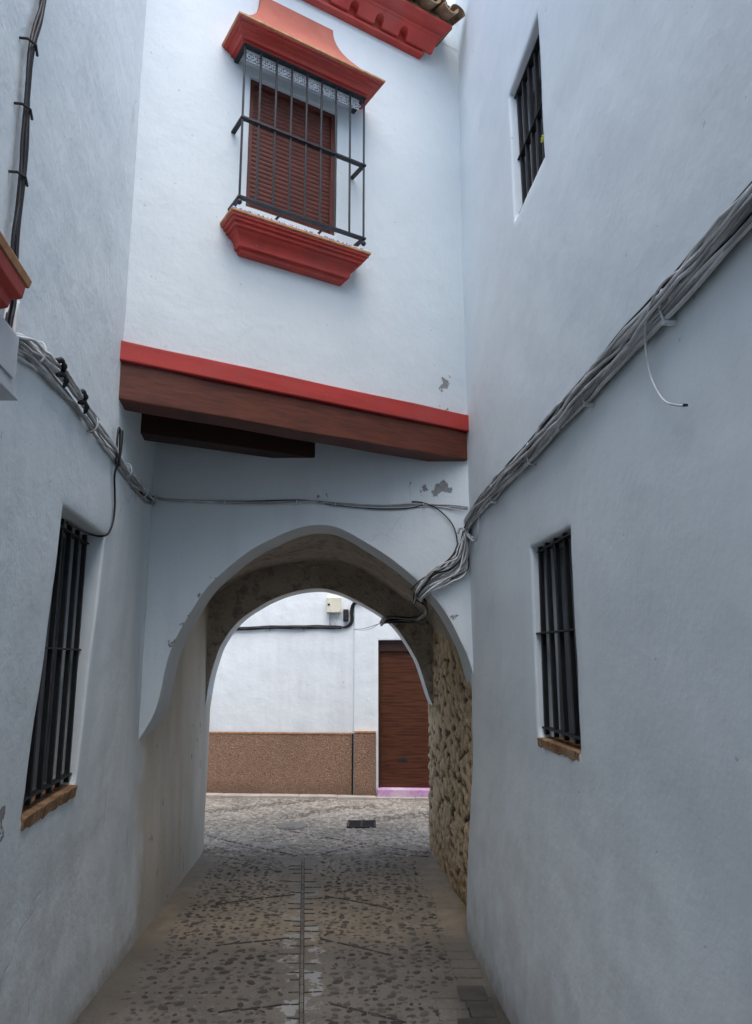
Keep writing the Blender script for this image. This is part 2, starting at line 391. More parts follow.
# ------------------------------------------------------------------ setting surfaces
def xup(y): return -1.388-.1387*(y-3.86) if y < 5.15 else -1.567-.012*(y-5.15)
def xbase(y): return xup(y)-.085 if y < 3.9 else (-1.4785-.0345*(y-3.9))
def xL(y, z): return -.028*max(0, (y-7.33)/.27)**2+xup(y)+(xbase(y)-xup(y))*(1-(min(1, max(0, (z-.8)/1.65)) if y < 4.4 else sm(z, 1.1-.9*sm(y, 4.4, 5.1), 2.5-1.2*sm(y, 4.4, 5.1))))
def xR(y, z): return .65-.0746*(y-5.13)-.065*(1-sm(z, 0, 1.3))
def grid_lines(a0, a1, step, extra):
    n = max(1, round((a1-a0)/step)); L = [a0+(a1-a0)*i/n for i in range(n+1)]
    L = [v for v in L if all(abs(v-e) > step*.3 for e in extra)]+list(extra)
    return sorted(L)
def wall_sheet(fn, A, B, holes, r=.014, skip=None):
    """fn(a,b,d)->Vector; A,B sorted grid lines include the enlarged hole edges; holes = (a0,a1,b0,b1,depth)"""
    mb = MB(); idx = {}
    def vid(a, b):
        k = (round(a, 5), round(b, 5))
        if k not in idx: idx[k] = len(mb.v); mb.v.append(tuple(fn(a, b, 0)))
        return idx[k]
    for i in range(len(A)-1):
        for j in range(len(B)-1):
            am, bm_ = (A[i]+A[i+1])/2, (B[j]+B[j+1])/2
            if skip and skip(am, bm_): continue
            if any(h[0]-r < am < h[1]+r and h[2]-r < bm_ < h[3]+r for h in holes): continue
            mb.f.append((vid(A[i], B[j]), vid(A[i+1], B[j]), vid(A[i+1], B[j+1]), vid(A[i], B[j+1])))
    for (a0, a1, b0, b1, dep) in holes:
        E = 1e-6
        As = [a for a in A if a0-r-E <= a <= a1+r+E]; Bs = [b for b in B if b0-r-E <= b <= b1+r+E]
        per = [(a, Bs[0]) for a in As]+[(As[-1], b) for b in Bs[1:]]+[(a, Bs[-1]) for a in As[-2::-1]]+[(As[0], b) for b in Bs[-2:0:-1]]
        prev = [vid(a, b) for a, b in per]
        steps = [(r*(1-math.sin(t)), r*(1-math.cos(t))) for t in (R(30), R(60), R(90))]+[(0, dep*.6), (0, dep)]
        for e, d in steps:
            cur = []
            for a, b in per:
                aa = min(max(a, a0-e), a1+e); bb = min(max(b, b0-e), b1+e)
                cur.append(len(mb.v)); mb.v.append(tuple(fn(aa, bb, d)))
            n = len(per)
            for k in range(n):
                k2 = (k+1) % n; mb.f.append((prev[k], prev[k2], cur[k2], cur[k]))
            prev = cur
    return mb
def lines_for(a0, a1, step, hs, r=.014):
    ex = []
    for h0, h1 in hs: ex += [h0-r, h1+r]
    return grid_lines(a0, a1, step, ex)

# ---- ground
g = MB()
xs = [-600, -60, -12, -6]+[-3+.1*i for i in range(61)]+[6, 12, 60, 600]
ys = [-600, -60, -14, -6, -2, 0, 1, 2]+[2.5+.1*i for i in range(80)]+[12, 20, 60, 600]
def gz(x, y):
    if 2 < y < 10.5 and -3 < x < 3: return .006*noise.noise(Vector((x*1.5, y*1.5, 0)))-.012*math.exp(-((x-gx(min(y, 7.3)))/.25)**2)*(1 if y < 7.3 else 0)
    return 0
for y in ys:
    for x in xs: g.v.append((x, y, gz(x, y)))
nx = len(xs)
for j in range(len(ys)-1):
    for i in range(nx-1): g.f.append((j*nx+i, j*nx+i+1, (j+1)*nx+i+1, (j+1)*nx+i))
o = g.build('street', M['ground'], smooth=True); o['kind'] = 'structure'

# ---- pebbles set in the mortar: nobody could count them
pb = MB(); shade = []
def pebble(x, y, rx, ry, h, rot, c):
    b = len(pb.v); n = 7; z0 = gz(x, y)-.004
    for (k, hh) in ((1, 0), (.8, .65), (.45, .95)):
        for i in range(n):
            w_ = 2*math.pi*i/n; px = math.cos(w_)*rx*k*(1+.35*noise.noise(Vector((x*9+i, y*9, 0)))); py = math.sin(w_)*ry*k
            pb.v.append((x+px*math.cos(rot)-py*math.sin(rot), y+px*math.sin(rot)+py*math.cos(rot), z0+h*hh)); shade.append(c)
    pb.v.append((x, y, z0+h)); shade.append(c)
    for q in range(2):
        for i in range(n):
            i2 = (i+1) % n; pb.f.append((b+q*n+i, b+q*n+i2, b+(q+1)*n+i2, b+(q+1)*n+i))
    for i in range(n): pb.f.append((b+2*n+i, b+2*n+(i+1) % n, b+3*n))
rr = random.Random(3)
y = 2.6
while y < 7.25:
    x = -1.55
    while x < .62:
        px, py = x+rr.uniform(-.022, .022), y+rr.uniform(-.022, .022)
        d = abs(px-gx(py))
        if xL(py, 0)+.22 < px < xR(py, 0)-.12 and d > .15 and rr.random() < (.86 if py < 5.0 else .6) and not (px > .36 and py < 4.6):
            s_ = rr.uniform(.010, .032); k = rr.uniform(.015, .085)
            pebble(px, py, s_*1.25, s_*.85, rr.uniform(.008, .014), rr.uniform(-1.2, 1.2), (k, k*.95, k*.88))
        x += .078
    y += .066
y = 2.6
while y < 7.3:
    x = -1.6
    while x < .7:
        px, py = x+rr.uniform(-.02, .02), y+rr.uniform(-.015, .015)
        d = abs(px-gx(py))
        if xL(py, 0)+.16 < px < xR(py, 0)-.09 and d > .10 and rr.random() < .8:
            s_ = rr.uniform(.010, .020); k = rr.uniform(.04, .19)
            pebble(px, py, s_*1.35, s_*.85, rr.uniform(.005, .009), rr.uniform(-1.2, 1.2), (k, k*.93, k*.85))
        x += .052
    y += .041
y = 7.3
while y < 10.15:
    x = -2.9
    while x < 1.2:
        px, py = x+rr.uniform(-.014, .014), y+rr.uniform(-.012, .012)
        if rr.random() < .93:
            s_ = rr.uniform(.019, .031); k = rr.uniform(.13, .50)
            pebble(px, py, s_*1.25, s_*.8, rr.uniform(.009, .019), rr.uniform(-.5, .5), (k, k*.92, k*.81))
        x += .058
    y += .047
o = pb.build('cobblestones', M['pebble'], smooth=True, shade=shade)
o['kind'] = 'stuff'; tag(o, 'small dark river pebbles set in the mortar of the alley and street paving', 'paving')

# ---- thin dark tiles on edge in a chevron, and the central gutter
def strip(mb, p0, p1, w_, h, n=10, jag=.006, seed=0):
    rnd = random.Random(seed); p0 = Vector(p0); p1 = Vector(p1); d = (p1-p0); L = d.length; d /= L; q = Vector((-d.y, d.x))
    n = max(2, int(L/.11))
    for i in range(n):
        a = p0+d*(L*(i+.04)/n); b = p0+d*(L*(i+.96)/n); m = (a+b)/2+q*rnd.uniform(-jag, jag)
        z = gz(m.x, m.y)
        mb.box((m.x, m.y, z+h/2-.004), (d.x*(b-a).length/2, d.y*(b-a).length/2, 0), (q.x*w_/2, q.y*w_/2, 0), (0, 0, h/2+.004))
tl = MB()
for i, (p0, p1) in enumerate(CHEV): strip(tl, p0, p1, .010 if p1[1] < 7.2 else .018, .0055, seed=i)
for i in range(5):     # short cross ticks along chevrons
    p0, p1 = CHEV[i % 6]; t = rr.uniform(.1, .9); c_ = Vector(p0).lerp(Vector(p1), t)
    a_ = rr.uniform(.3, .9)*rr.choice((-1, 1)); strip(tl, (c_.x, c_.y), (c_.x+.09*math.cos(a_), c_.y+.09*math.sin(a_)), .007, .005, seed=i)
y = 3.0
while y < 7.1:
    L = rr.uniform(.09, .16); x0 = gx(y)
    if rr.random() < .75: strip(tl, (x0-.008-L*rr.uniform(.5, 1), y+rr.uniform(-.012, .012)), (x0-.012, y+rr.uniform(-.008, .008)), .0065, .0045)
    if rr.random() < .75: strip(tl, (x0+.012, y+rr.uniform(-.008, .008)), (x0+.008+L*rr.uniform(.5, 1), y+rr.uniform(-.012, .012)), .0065, .0045)
    y += rr.uniform(.09, .16)
for s_ in (-1, 1): strip(tl, (gx(2.8)+s_*.011, 2.8), (gx(7.2)+s_*.011, 7.2), .006, .007, jag=.001)
o = tl.build('paving_tile_lines', M['slate']); o['kind'] = 'structure'
gu = MB(); strip(gu, (gx(2.8), 2.8), (gx(7.2), 7.2), .013, .006, jag=.0015)
o = gu.build('gutter_strip', M['gutter']); o['kind'] = 'structure'
# edge slabs along the right wall and a cement kerb under the far wall
sl = MB()
for i in range(26):
    y0 = 2.0+i*.125
    xr = xR(y0, 0)-.015
    sl.box((xr-.085+rr.uniform(-.004, .004), y0+.055, .001+gz(xr-.08, y0)), (.078, -.004, 0), (.003, .057, 0), (0, 0, .009))
    if y0 < 4.5: sl.box((xr-.25+rr.uniform(-.004, .004), y0+.055, -.001+gz(xr-.25, y0)), (.078, -.004, 0), (.003, .057, 0), (0, 0, .009))
o = sl.build('edge_slabs', M['ground'], bevel=.004); o['kind'] = 'structure'
sl2 = MB()
for (x0, y0, x1, y1) in ((.475, 4.14, .60, 4.30), (.44, 4.33, .585, 4.50), (.40, 3.96, .60, 4.12)):
    sl2.abox(x0, x1, y0, y1, -.005, .016)
o = sl2.build('drain_slabs', M['slab'], bevel=.006); o['kind'] = 'structure'
def yfar(x): return 10.29-.08*(x+.3)
kb = MB()
for i in range(20):
    x0 = -5+i*.5
    kb.box((x0+.25, yfar(x0+.25)-.09, .012), (.248, -.0199, 0), (0, .09, 0), (0, 0, .02+rr.uniform(0, .004)))
o = kb.build('kerb', M['conc'], bevel=.008); o['kind'] = 'structure'

# drain grate and manhole cover
t = empty('drain_grate', (-.155, 8.6, .0), 'rectangular black iron drain grate in the cobbles before the far wall', 'drain grate')
def rotb(cx, cy, dx, dy, a=-.0):
    return cx+dx*math.cos(a)-dy*math.sin(a), cy+dx*math.sin(a)+dy*math.cos(a)
m = MB()
for x0, x1, y0, y1 in ((-.31, -.295, 8.44, 8.76), (-.015, 0, 8.44, 8.76), (-.295, -.015, 8.44, 8.455), (-.295, -.015, 8.745, 8.76), (-.163, -.147, 8.455, 8.745)): m.abox(x0, x1, y0, y1, .0, .02)
m.build('frame', M['iron'], t)
m = MB()
for i in range(8): m.abox(-.29, -.165, 8.47+i*.035, 8.483+i*.035, .002, .017)
for i in range(8): m.abox(-.145, -.02, 8.47+i*.035, 8.483+i*.035, .002, .017)
m.build('grating', M['iron'], t)
m = MB(); m.abox(-.29, -.02, 8.46, 8.74, .0, .009); m.build('pit', M['back'], t)
m = MB(); n = 28
m.add([(-.9+.17*math.cos(2*math.pi*i/n), 8.51+.17*math.sin(2*math.pi*i/n), .0) for i in range(n)]+[(-.9+.165*math.cos(2*math.pi*i/n), 8.51+.165*math.sin(2*math.pi*i/n), .016) for i in range(n)],
      [(i, (i+1) % n, n+(i+1) % n, n+i) for i in range(n)]+[tuple(range(n, 2*n))])
tag(m.build('manhole_cover', M['gutter']), 'small round manhole cover set flush in the cobbles left of the grate', 'manhole cover')

# ------------------------------------------------------------------ window grille builder (in-wall barred windows)
def barred_window(root, P, a0, a1, z0, z1, dg, dp, nb, rails, mat_pane, bw=.021):
    """P(a,z,d) -> world; bars at depth dg, pane at dp. Window part with bars and frame sub-parts"""
    q = MB()
    for zz in (z0-.03, z1+.03): pass
    q.add([P(a0-.05, z0-.05, dp), P(a1+.05, z0-.05, dp), P(a1+.05, z1+.05, dp), P(a0-.05, z1+.05, dp)], [(0, 1, 2, 3)])
    win = q.build('window', mat_pane, root)
    fr = MB(); t_ = .025
    def bar(mb, A, B, wa, wz, wd):      # box between two (a,z,d) points
        a_, z_, d_ = [(u_+v_)/2 for u_, v_ in zip(A, B)]
        c_ = P(a_, z_, d_); ea = (P(a_+.01, z_, d_)-P(a_-.01, z_, d_)).normalized(); ez = (P(a_, z_+.05, d_)-P(a_, z_-.05, d_)).normalized(); ed = ea.cross(ez)
        mb.box(c_, ea*(abs(B[0]-A[0])/2+wa/2), ez*(abs(B[1]-A[1])/2+wz/2), ed*(wd/2))
    am = (a0+a1)/2
    for A, B in (((a0, z0, dp-.012), (a0, z1, dp-.012)), ((a1, z0, dp-.012), (a1, z1, dp-.012)), ((a0, z0, dp-.012), (a1, z0, dp-.012)), ((a0, z1, dp-.012), (a1, z1, dp-.012)), ((am, z0, dp-.012), (am, z1, dp-.012))):
        bar(fr, A, B, .035, .035, .02)
    fr.build('frame', M['blind'], win)
    gr = MB()
    for i in range(nb):
        a = a1-.03-(a1-a0-.05)*i/(nb-1)
        bar(gr, (a, z0+.02, dg), (a, z1-.0, dg), bw, 0, bw)
    for zz in rails:
        bar(gr, (a0-.005, zz, dg), (a1+.005, zz, dg), 0, .008, .034)
    gr.build('grille', M['bars'], win, bevel=.0015)
    return win
def brick_sill(root, P, a0, a1, z, dep, n, proud, seed, th=.04):
    rnd = random.Random(seed); m = MB()
    for i in range(n):
        b0 = a0+(a1-a0)*i/n+.003; b1 = a0+(a1-a0)*(i+1)/n-.003; pr = proud*rnd.uniform(.5, 1.2); K = 5
        vs = []
        for k in range(K+1):
            a = b0+(b1-b0)*k/K
            j = rnd.uniform(-.003, .003)
            vs += [P(a, z+.004+j*.3, -pr+j), P(a, z+.012, dep), P(a, z-th, dep), P(a, z-th*rnd.uniform(.85, 1.12), -pr*.6+j)]
        fs = []
        for k in range(K):
            for e in range(4): fs.append((k*4+e, k*4+(e+1) % 4, (k+1)*4+(e+1) % 4, (k+1)*4+e))
        fs += [(0, 1, 2, 3), tuple(K*4+e for e in (3, 2, 1, 0))]
        m.add(vs, fs)
    return m.build('sill', M['brick'], root, bevel=.003)

# moulding in a wall frame: F(s,z,d); profile (d,z,inset) lofted round three sides
def console(F, prof, s0, s1, cap=True):
    m = MB(); vs = []
    for d, z, e in prof: vs += [F(s0+e, z, 0), F(s0+e, z, d), F(s1-e, z, d), F(s1-e, z, 0)]
    fs = []
    for i in range(len(prof)-1):
        for k in range(3): fs.append((i*4+k, i*4+k+1, (i+1)*4+k+1, (i+1)*4+k))
    if cap: fs += [(0, 1, 2, 3), tuple((len(prof)-1)*4+k for k in (3, 2, 1, 0))]
    m.add(vs, fs); return m

# ------------------------------------------------------------------ house on the left
HL, HRt, HF = 6.1, 6.96, 6.32
hl = empty('whitewashed_house', (-3.5, 1, 0), 'whitewashed house along the left side of the alley with lumpy walls and one barred window', 'house')
def PL(y, z, d):
    p = Vector((xL(y, z)-d, y, z)); k = 1-sm(d, 0, .03); p.x += lump(p, .7); return p
winL = (3.0, 3.775, 1.16, 2.372, .2); winL2 = (1.0, 1.72, 2.9, 4.1, .12)
Ay = [-9+1.0*i for i in range(9)]+[v for v in lines_for(0, 7.6, .06, [(winL[0], winL[1]), (winL2[0], winL2[1])])]
Bz = lines_for(-.05, HL, .06, [(winL[2], winL[3]), (winL2[2], winL2[3])])
ws = wall_sheet(PL, Ay, Bz, [winL, winL2], skip=lambda a, b: a > 5.4 and b > 3.7)
wl = ws.build('wall', M['wall_l'], hl, smooth=True)
RZ = 3.25       # unseen house rears cut low to let sky light into street and passage
m = MB(); m.add([(xL(7.6, 0)-.01, 7.6, -.05), (-9, 7.6, -.05), (-9, 7.6, RZ), (xL(7.6, 3)-.01, 7.6, RZ)], [(0, 1, 2, 3)])
m.add([(-9, 5.4, RZ), (-1.5, 5.4, RZ), (-1.5, 5.4, HL), (-9, 5.4, HL)], [(0, 1, 2, 3)]); m.add([(-9, 5.4, RZ), (-1.5, 5.4, RZ), (-1.6, 7.6, RZ), (-9, 7.6, RZ)], [(0, 1, 2, 3)]); m.build('rear_wall', M['far'], hl)
m = MB(); m.add([(-1, -9, -.05), (-9, -9, -.05), (-9, -9, HL), (-1, -9, HL)], [(0, 1, 2, 3)]); m.build('end_wall', M['far'], hl)
m = MB(); m.add([(-9, -9, HL), (.39, -9, HL), (-1.43, 4.1, HL), (-1.6, 5.4, HL), (-9, 5.4, HL)], [(0, 1, 2, 3, 4)]); m.build('roof', M['tile'], hl)
PG = lambda y, z, d: Vector((xL(y, 1.77)-d, y, z))
barred_window(hl, PG, 3.0, 3.775, 1.16, 2.372, .065, .175, 6, (1.215, 1.80, 2.33), M['blind'])
brick_sill(hl, PL, 3.0, 3.77, 1.16, .19, 3, .016, 4, .045)
barred_window(hl, PL, 1.0, 1.72, 2.9, 4.1, .04, .11, 6, (2.95, 3.5, 4.05), M['shutter'])
prof = [(.03, 2.60, .085), (.045, 2.605, .07), (.05, 2.64, .065), (.085, 2.675, .045), (.115, 2.69, .03), (.12, 2.715, .028), (.145, 2.725, .012), (.15, 2.765, .008)]
FL = lambda y, z, d: Vector((xL(y, 2.8)+d, y, z))
le = console(FL, prof, .85, 1.925).build('window_ledge', M['red'], hl, bevel=.003)
le['label'] = 'red moulded window ledge with a terracotta edge'
console(FL, [(.155, 2.765, .003), (.16, 2.785, 0), (.158, 2.79, 0)], .85, 1.93).build('edge_tile', M['terra'], le)

# ------------------------------------------------------------------ house on the right
hr = empty('whitewashed_house', (3.2, 1, 0), 'whitewashed house along the right side of the alley with two small barred windows', 'house')
def PR(y, z, d):
    p = Vector((xR(y, z)+d, y, z)); p.x -= lump(p+Vector((11, 3, 0)), 1.0); return p
w1 = (3.07, 3.66, 1.39, 2.292, .17); w2 = (3.16, 3.70, 4.09, 4.878, .17)
Ay = [-9+1.0*i for i in range(9)]+lines_for(0, 5.14, .06, [(3.07, 3.66), (3.16, 3.70)])
Bz = lines_for(-.05, HRt, .06, [(1.39, 2.292), (4.09, 4.878)])
ws = wall_sheet(PR, Ay, Bz, [w1, w2])
# rounded corner into the passage
b0 = len(ws.v); zz = [-.05+i*.1 for i in range(34)]
prof_c = [(0, 5.14), (.001, 5.2), (.004, 5.23), (.014, 5.25), (.05, 5.26), (.09, 5.262)]
for z in zz:
    for dx, yv in prof_c: 
        p = PR(yv, z, dx); ws.v.append(tuple(p))
npc = len(prof_c)
for j in range(len(zz)-1):
    for k in range(npc-1): ws.f.append((b0+j*npc+k, b0+j*npc+k+1, b0+(j+1)*npc+k+1, b0+(j+1)*npc+k))
ws.build('wall', M['wall_r'], hr, smooth=True)
m = MB(); m.add([(.535, 7.62, -.05), (9, 7.62, -.05), (9, 7.62, RZ), (.535, 7.62, RZ)], [(0, 1, 2, 3)])
m.add([(.6, 5.5, RZ-.4), (9, 5.5, RZ-.4), (9, 5.5, HRt), (.6, 5.5, HRt)], [(0, 1, 2, 3)]); m.add([(.5, 5.5, RZ), (9, 5.5, RZ), (9, 7.62, RZ), (.5, 7.62, RZ)], [(0, 1, 2, 3)]); m.build('rear_wall', M['far'], hr)
m = MB(); m.add([(1.5, -9, -.05), (9, -9, -.05), (9, -9, HRt), (1.5, -9, HRt)], [(0, 1, 2, 3)]); m.build('end_wall', M['far'], hr)
m = MB(); m.add([(1.7, -9, HRt), (9, -9, HRt), (9, 5.5, HRt), (.6, 5.5, HRt), (.65, 5.13, HRt)], [(0, 1, 2, 3, 4)]); m.build('roof', M['tile'], hr)
barred_window(hr, PR, 3.07, 3.66, 1.39, 2.292, .036, .13, 5, (1.44, 1.875, 2.27), M['blind'])
brick_sill(hr, PR, 3.08, 3.65, 1.39, .16, 3, .006, 9, .035)
barred_window(hr, PR, 3.16, 3.70, 4.09, 4.878, .05, .16, 6, (4.14, 4.47, 4.86), M['blind'])
# stone side of the passage (belongs to the right house)
def xst(y): return .636-.068*(y-5.63)
SY = [5.262+i*.018 for i in range(131)]; SZ = [-.05+i*.02 for i in range(127)]
m = MB(); shade = []
for z in SZ:
    for y in SY:
        q = Vector((y*5.4+noise.noise(Vector((y*4, z*4, 3)))*.7, z*11.5+noise.noise(Vector((y*5, z*5, 9)))*.9, 1.7))
        dl, pl = noise.voronoi(q); e = dl[1]-dl[0]
        mort = 1-sm(e, .02, .25); cellr = noise.noise(Vector(pl[0])*7.3)*.5+.5
        patchy = sm(noise.noise(Vector((y*1.9, z*2.1, 5))), -.35, .15)
        void = sm(noise.noise(Vector((y*6.5, z*17, 2)))+.5*noise.noise(Vector((y*16, z*34, 4)))+.20*mort, .24, .36)
        relief = (.010*(1-mort)+.008*(cellr-.5)+.006*noise.noise(Vector((y*20, z*20, 0)))+.004*noise.noise(Vector((y*45, z*45, 3))))*(.35+.65*patchy)-.020*void
        dk = max(mort*(.25+.5*patchy)*.5, void*.95)
        m.v.append((xst(y)+.012-relief, y, z)); shade.append((dk, cellr, 0))
ny = len(SY)
for j in range(len(SZ)-1):
    for i in range(ny-1): m.f.append((j*ny+i, j*ny+i+1, (j+1)*ny+i+1, (j+1)*ny+i))
o = m.build('stone_wall', M['stone'], hr, smooth=True, shade=shade); o['label'] = 'rough tan rubble masonry lining the right side of the passage'
# flower behind upper window bars
fl = empty('flower', (.80, 3.22, 4.12), 'tiny yellow flower with leaves behind the bars of the upper right window', 'flower')
m = MB(); rnd = random.Random(2)
for i in range(7):
    a = 2*math.pi*i/7; c_ = Vector((.815, 3.225+.004*math.cos(a), 4.235)); m.tube([c_, c_+Vector((-.006, .016*math.cos(a), .016*math.sin(a)))], [.004, .006], 6)
m.build('petals', M['yellow'], fl)
m = MB(); m.tube(spline([(.83, 3.22, 4.10), (.825, 3.215, 4.17), (.815, 3.225, 4.235)]), .0025, 5)
for i in range(8):
    c_ = Vector((.825, 3.215+rnd.uniform(-.02, .02), 4.12+.013*i)); d = Vector((rnd.uniform(-.01, 0), rnd.uniform(-.03, .03), rnd.uniform(0, .02)))
    m.add([c_, c_+d*.5+Vector((0, 0, .007)), c_+d, c_+d*.5-Vector((0, 0, .005))], [(0, 1, 2, 3)])
m.build('stem', M['leaf'], fl)

# ------------------------------------------------------------------ archway house
ha = empty('archway_house', (-.5, 6, 0), 'whitewashed house built across the alley above a round archway, with red trim', 'house')
P0 = Vector((-1.388, 3.856, 0)); U = Vector((.84795, .53007, 0)); NF = Vector((.53007, -.84795, 0)); LF = 2.403
def FF(s, z, d): return P0+U*s+NF*d+Vector((0, 0, z))
def PF(s, z, d):
    p = FF(s, z, -d); k = lump(p+Vector((0, 0, 5)), .55); return p+NF*k
ow = (.682, 1.325, 4.53, 5.465, .075)
As = lines_for(-.06, LF+.03, .06, [(ow[0], ow[1])], .006); Bz = lines_for(3.2, 6.5, .06, [(ow[2], ow[3])], .006)
wall_sheet(PF, As, Bz, [ow], .006).build('upper_wall', M['facade'], ha, smooth=True)
m = MB(); m.add([FF(2.02, 6.49, 0), FF(LF+.05, 6.49, 0), FF(LF+.05, 6.97, 0), FF(2.02, 6.97, 0)], [(0, 1, 2, 3)]); m.build('parapet', M['facade'], ha)
# arch wall with ring, vault and far ring
O = [(-1.60, 1.18), (-1.565, 1.232), (-1.51, 1.325), (-1.462, 1.417), (-1.440, 1.56), (-1.402, 1.773), (-1.326, 1.953), (-1.218, 2.165), (-1.1, 2.305), (-.946, 2.438), (-.831, 2.518), (-.656, 2.609), (-.52, 2.66), (-.39, 2.679), (-.28, 2.664), (-.174, 2.615), (-.05, 2.538), (.103, 2.44), (.227, 2.34), (.379, 2.202), (.515, 2.009), (.612, 1.80), (.648, 1.65), (.70, 1.48)]
def C2(P, n=72):
    P = [Vector((x, 0, z)) for x, z in P]; S = spline(P, 5); return resample(S, n)
NO = 72
co = C2(O, NO)
def resamp_top(P, n=NO): return C2(P, n)
def jit(c, k=.006, sd=0): return [Vector((p.x+k*noise.noise(Vector((p.x*4, p.z*4, sd))), 0, p.z+k*noise.noise(Vector((p.x*4, p.z*4, sd+9))))) for p in c]
co = jit(co, .005, 2)
for _ in range(3): co = [co[0]]+[(co[i-1]+co[i]*2+co[i+1])/4 for i in range(1, NO-1)]+[co[-1]]
def ya(x): return 5.15-.009*(x+1.567)
m = MB(); K = 16; rows = []
for p in co:
    rowv = []
    for k in range(K+1):
        z = p.z+(3.40-p.z)*(k/K)**1.2; q = Vector((p.x, ya(p.x), z)); q.y += lump(q+Vector((5, 0, 0)), 1.2)*(1 if k else 1)
        rowv.append(len(m.v)); m.v.append(tuple(q))
    rows.append(rowv)
for i in range(len(rows)-1):
    for k in range(K): m.f.append((rows[i][k], rows[i+1][k], rows[i+1][k+1], rows[i][k+1]))
# rounded arris then the white ring soffit
prev = [r_[0] for r_ in rows]
def normal_out(c, i):
    t_ = (c[min(i+1, len(c)-1)]-c[max(i-1, 0)]).normalized(); return Vector((-t_.z, 0, t_.x))
for dy, off in ((.006, -.004), (.014, -.004), (.03, .0), (.10, .004), (.20, .002), (.30, .006), (.40, .004)):
    cur = []
    for i, p in enumerate(co):
        nn = normal_out(co, i); q = Vector((p.x-dy*.05, ya(p.x)+dy, p.z))+nn*(off+.005*noise.noise(Vector((p.x*5, dy*9, p.z*5))))
        cur.append(len(m.v)); m.v.append(tuple(q))
    for i in range(NO-1): m.f.append((prev[i], cur[i], cur[i+1], prev[i+1]))
    prev = cur
ring_end = [Vector(m.v[i]) for i in prev]
aw_ = m.build('arch_wall', M['arch'], ha, smooth=True, angle=50)
# vault
V0 = [(-1.63, 1.15), (-1.63, 1.5), (-1.62, 1.9), (-1.57, 2.13), (-1.42, 2.33), (-1.2, 2.47), (-.9, 2.58), (-.6, 2.665), (-.42, 2.695), (-.2, 2.64), (.05, 2.50), (.25, 2.375), (.43, 2.26), (.57, 2.10), (.66, 1.88), (.69, 1.6), (.70, 1.45)]
V1 = [(-1.63, 1.15), (-1.63, 1.4), (-1.62, 1.9), (-1.60, 2.265), (-1.42, 2.44), (-1.157, 2.595), (-.83, 2.667), (-.589, 2.693), (-.27, 2.655), (-.029, 2.53), (.268, 2.32), (.45, 2.17), (.545, 1.99), (.57, 1.6), (.58, 1.45)]
v0 = C2(V0, NO); v1 = C2(V1, NO)
m = MB(); prev = []
for q in ring_end: prev.append(len(m.v)); m.v.append(tuple(q))
for j in range(27):
    t_ = j/26; cur = []
    for i in range(NO):
        q = v0[i].lerp(v1[i], t_); nn = normal_out(v0, i); yv = 5.545+(7.21-5.545)*t_
        k = .012*noise.noise(Vector((q.x*3, yv*3, q.z*3)))+.005*noise.noise(Vector((q.x*11, yv*11, q.z*11)))
        q = q+nn*k; cur.append(len(m.v)); m.v.append((q.x, yv, q.z))
    for i in range(NO-1): m.f.append((prev[i], cur[i], cur[i+1], prev[i+1]))
    prev = cur
v_end = [Vector(m.v[i]) for i in prev]
m.build('vault', M['vault'], ha, smooth=True, angle=60)
F_ = [(-1.605, 1.20), (-1.59, 1.36), (-1.565, 1.54), (-1.52, 1.735), (-1.443, 1.926), (-1.307, 2.114), (-1.098, 2.265), (-.904, 2.351), (-.70, 2.412), (-.54, 2.425), (-.42, 2.405), (-.291, 2.364), (-.048, 2.232), (.095, 2.137), (.237, 1.992), (.377, 1.759), (.45, 1.56), (.49, 1.44), (.53, 1.34)]
fc = jit(C2(F_, NO), .008, 7)
m = MB(); prev = None
for k in range(9):
    t_ = k/8; cur = []
    for i in range(NO):
        q = v_end[i].lerp(Vector((fc[i].x, 7.205, fc[i].z)), t_); q.y = 7.205+.02*noise.noise(Vector((q.x*7, 1, q.z*7)))+.012*noise.noise(Vector((q.x*19, 1, q.z*19)))
        cur.append(len(m.v)); m.v.append(tuple(q))
    if prev:
        for i in range(NO-1): m.f.append((prev[i], cur[i], cur[i+1], prev[i+1]))
    prev = cur
m.build('arch_spandrel', M['vault'], ha, smooth=True)
m = MB(); prev = None
for dy in (0, .01, .1, .2, .3, .4):
    cur = []
    for i, p in enumerate(fc):
        q = Vector((p.x-dy*.08*(1 if i < NO/2 else .4), 7.203+dy, p.z)); cur.append(len(m.v)); m.v.append(tuple(q))
    if prev:
        for i in range(NO-1): m.f.append((prev[i], cur[i], cur[i+1], prev[i+1]))
    prev = cur
# outer face of the rear arch up to the roof
back = [m.v[i] for i in prev]
cur = []
for (x, y, z) in back: cur.append(len(m.v)); m.v.append((x, y, 3.35))
for i in range(NO-1): m.f.append((prev[i], cur[i], cur[i+1], prev[i+1]))
b0 = len(m.v); m.v += [(.525, 7.603, -.05), (.75, 7.603, -.05), (.75, 7.603, 3.35), (.525, 7.603, 3.35)]; m.f.append((b0, b0+1, b0+2, b0+3))
m.build('rear_wall', M['far'], ha, smooth=True, angle=40)
# soffit, roof
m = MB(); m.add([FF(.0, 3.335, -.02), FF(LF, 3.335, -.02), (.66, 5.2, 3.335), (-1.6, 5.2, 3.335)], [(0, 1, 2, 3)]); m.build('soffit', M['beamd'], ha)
m = MB(); m.add([FF(-.1, 6.5, 0), FF(LF+.02, 6.5, 0), (.62, 5.6, 6.9), (-1.5, 5.6, 6.9), (.62, 5.6, 3.4), (-1.6, 5.6, 3.4), (.55, 7.6, 3.35), (-1.65, 7.6, 3.35)], [(0, 1, 2, 3), (2, 3, 5, 4), (4, 5, 7, 6)]); m.build('roof', M['tile'], ha)
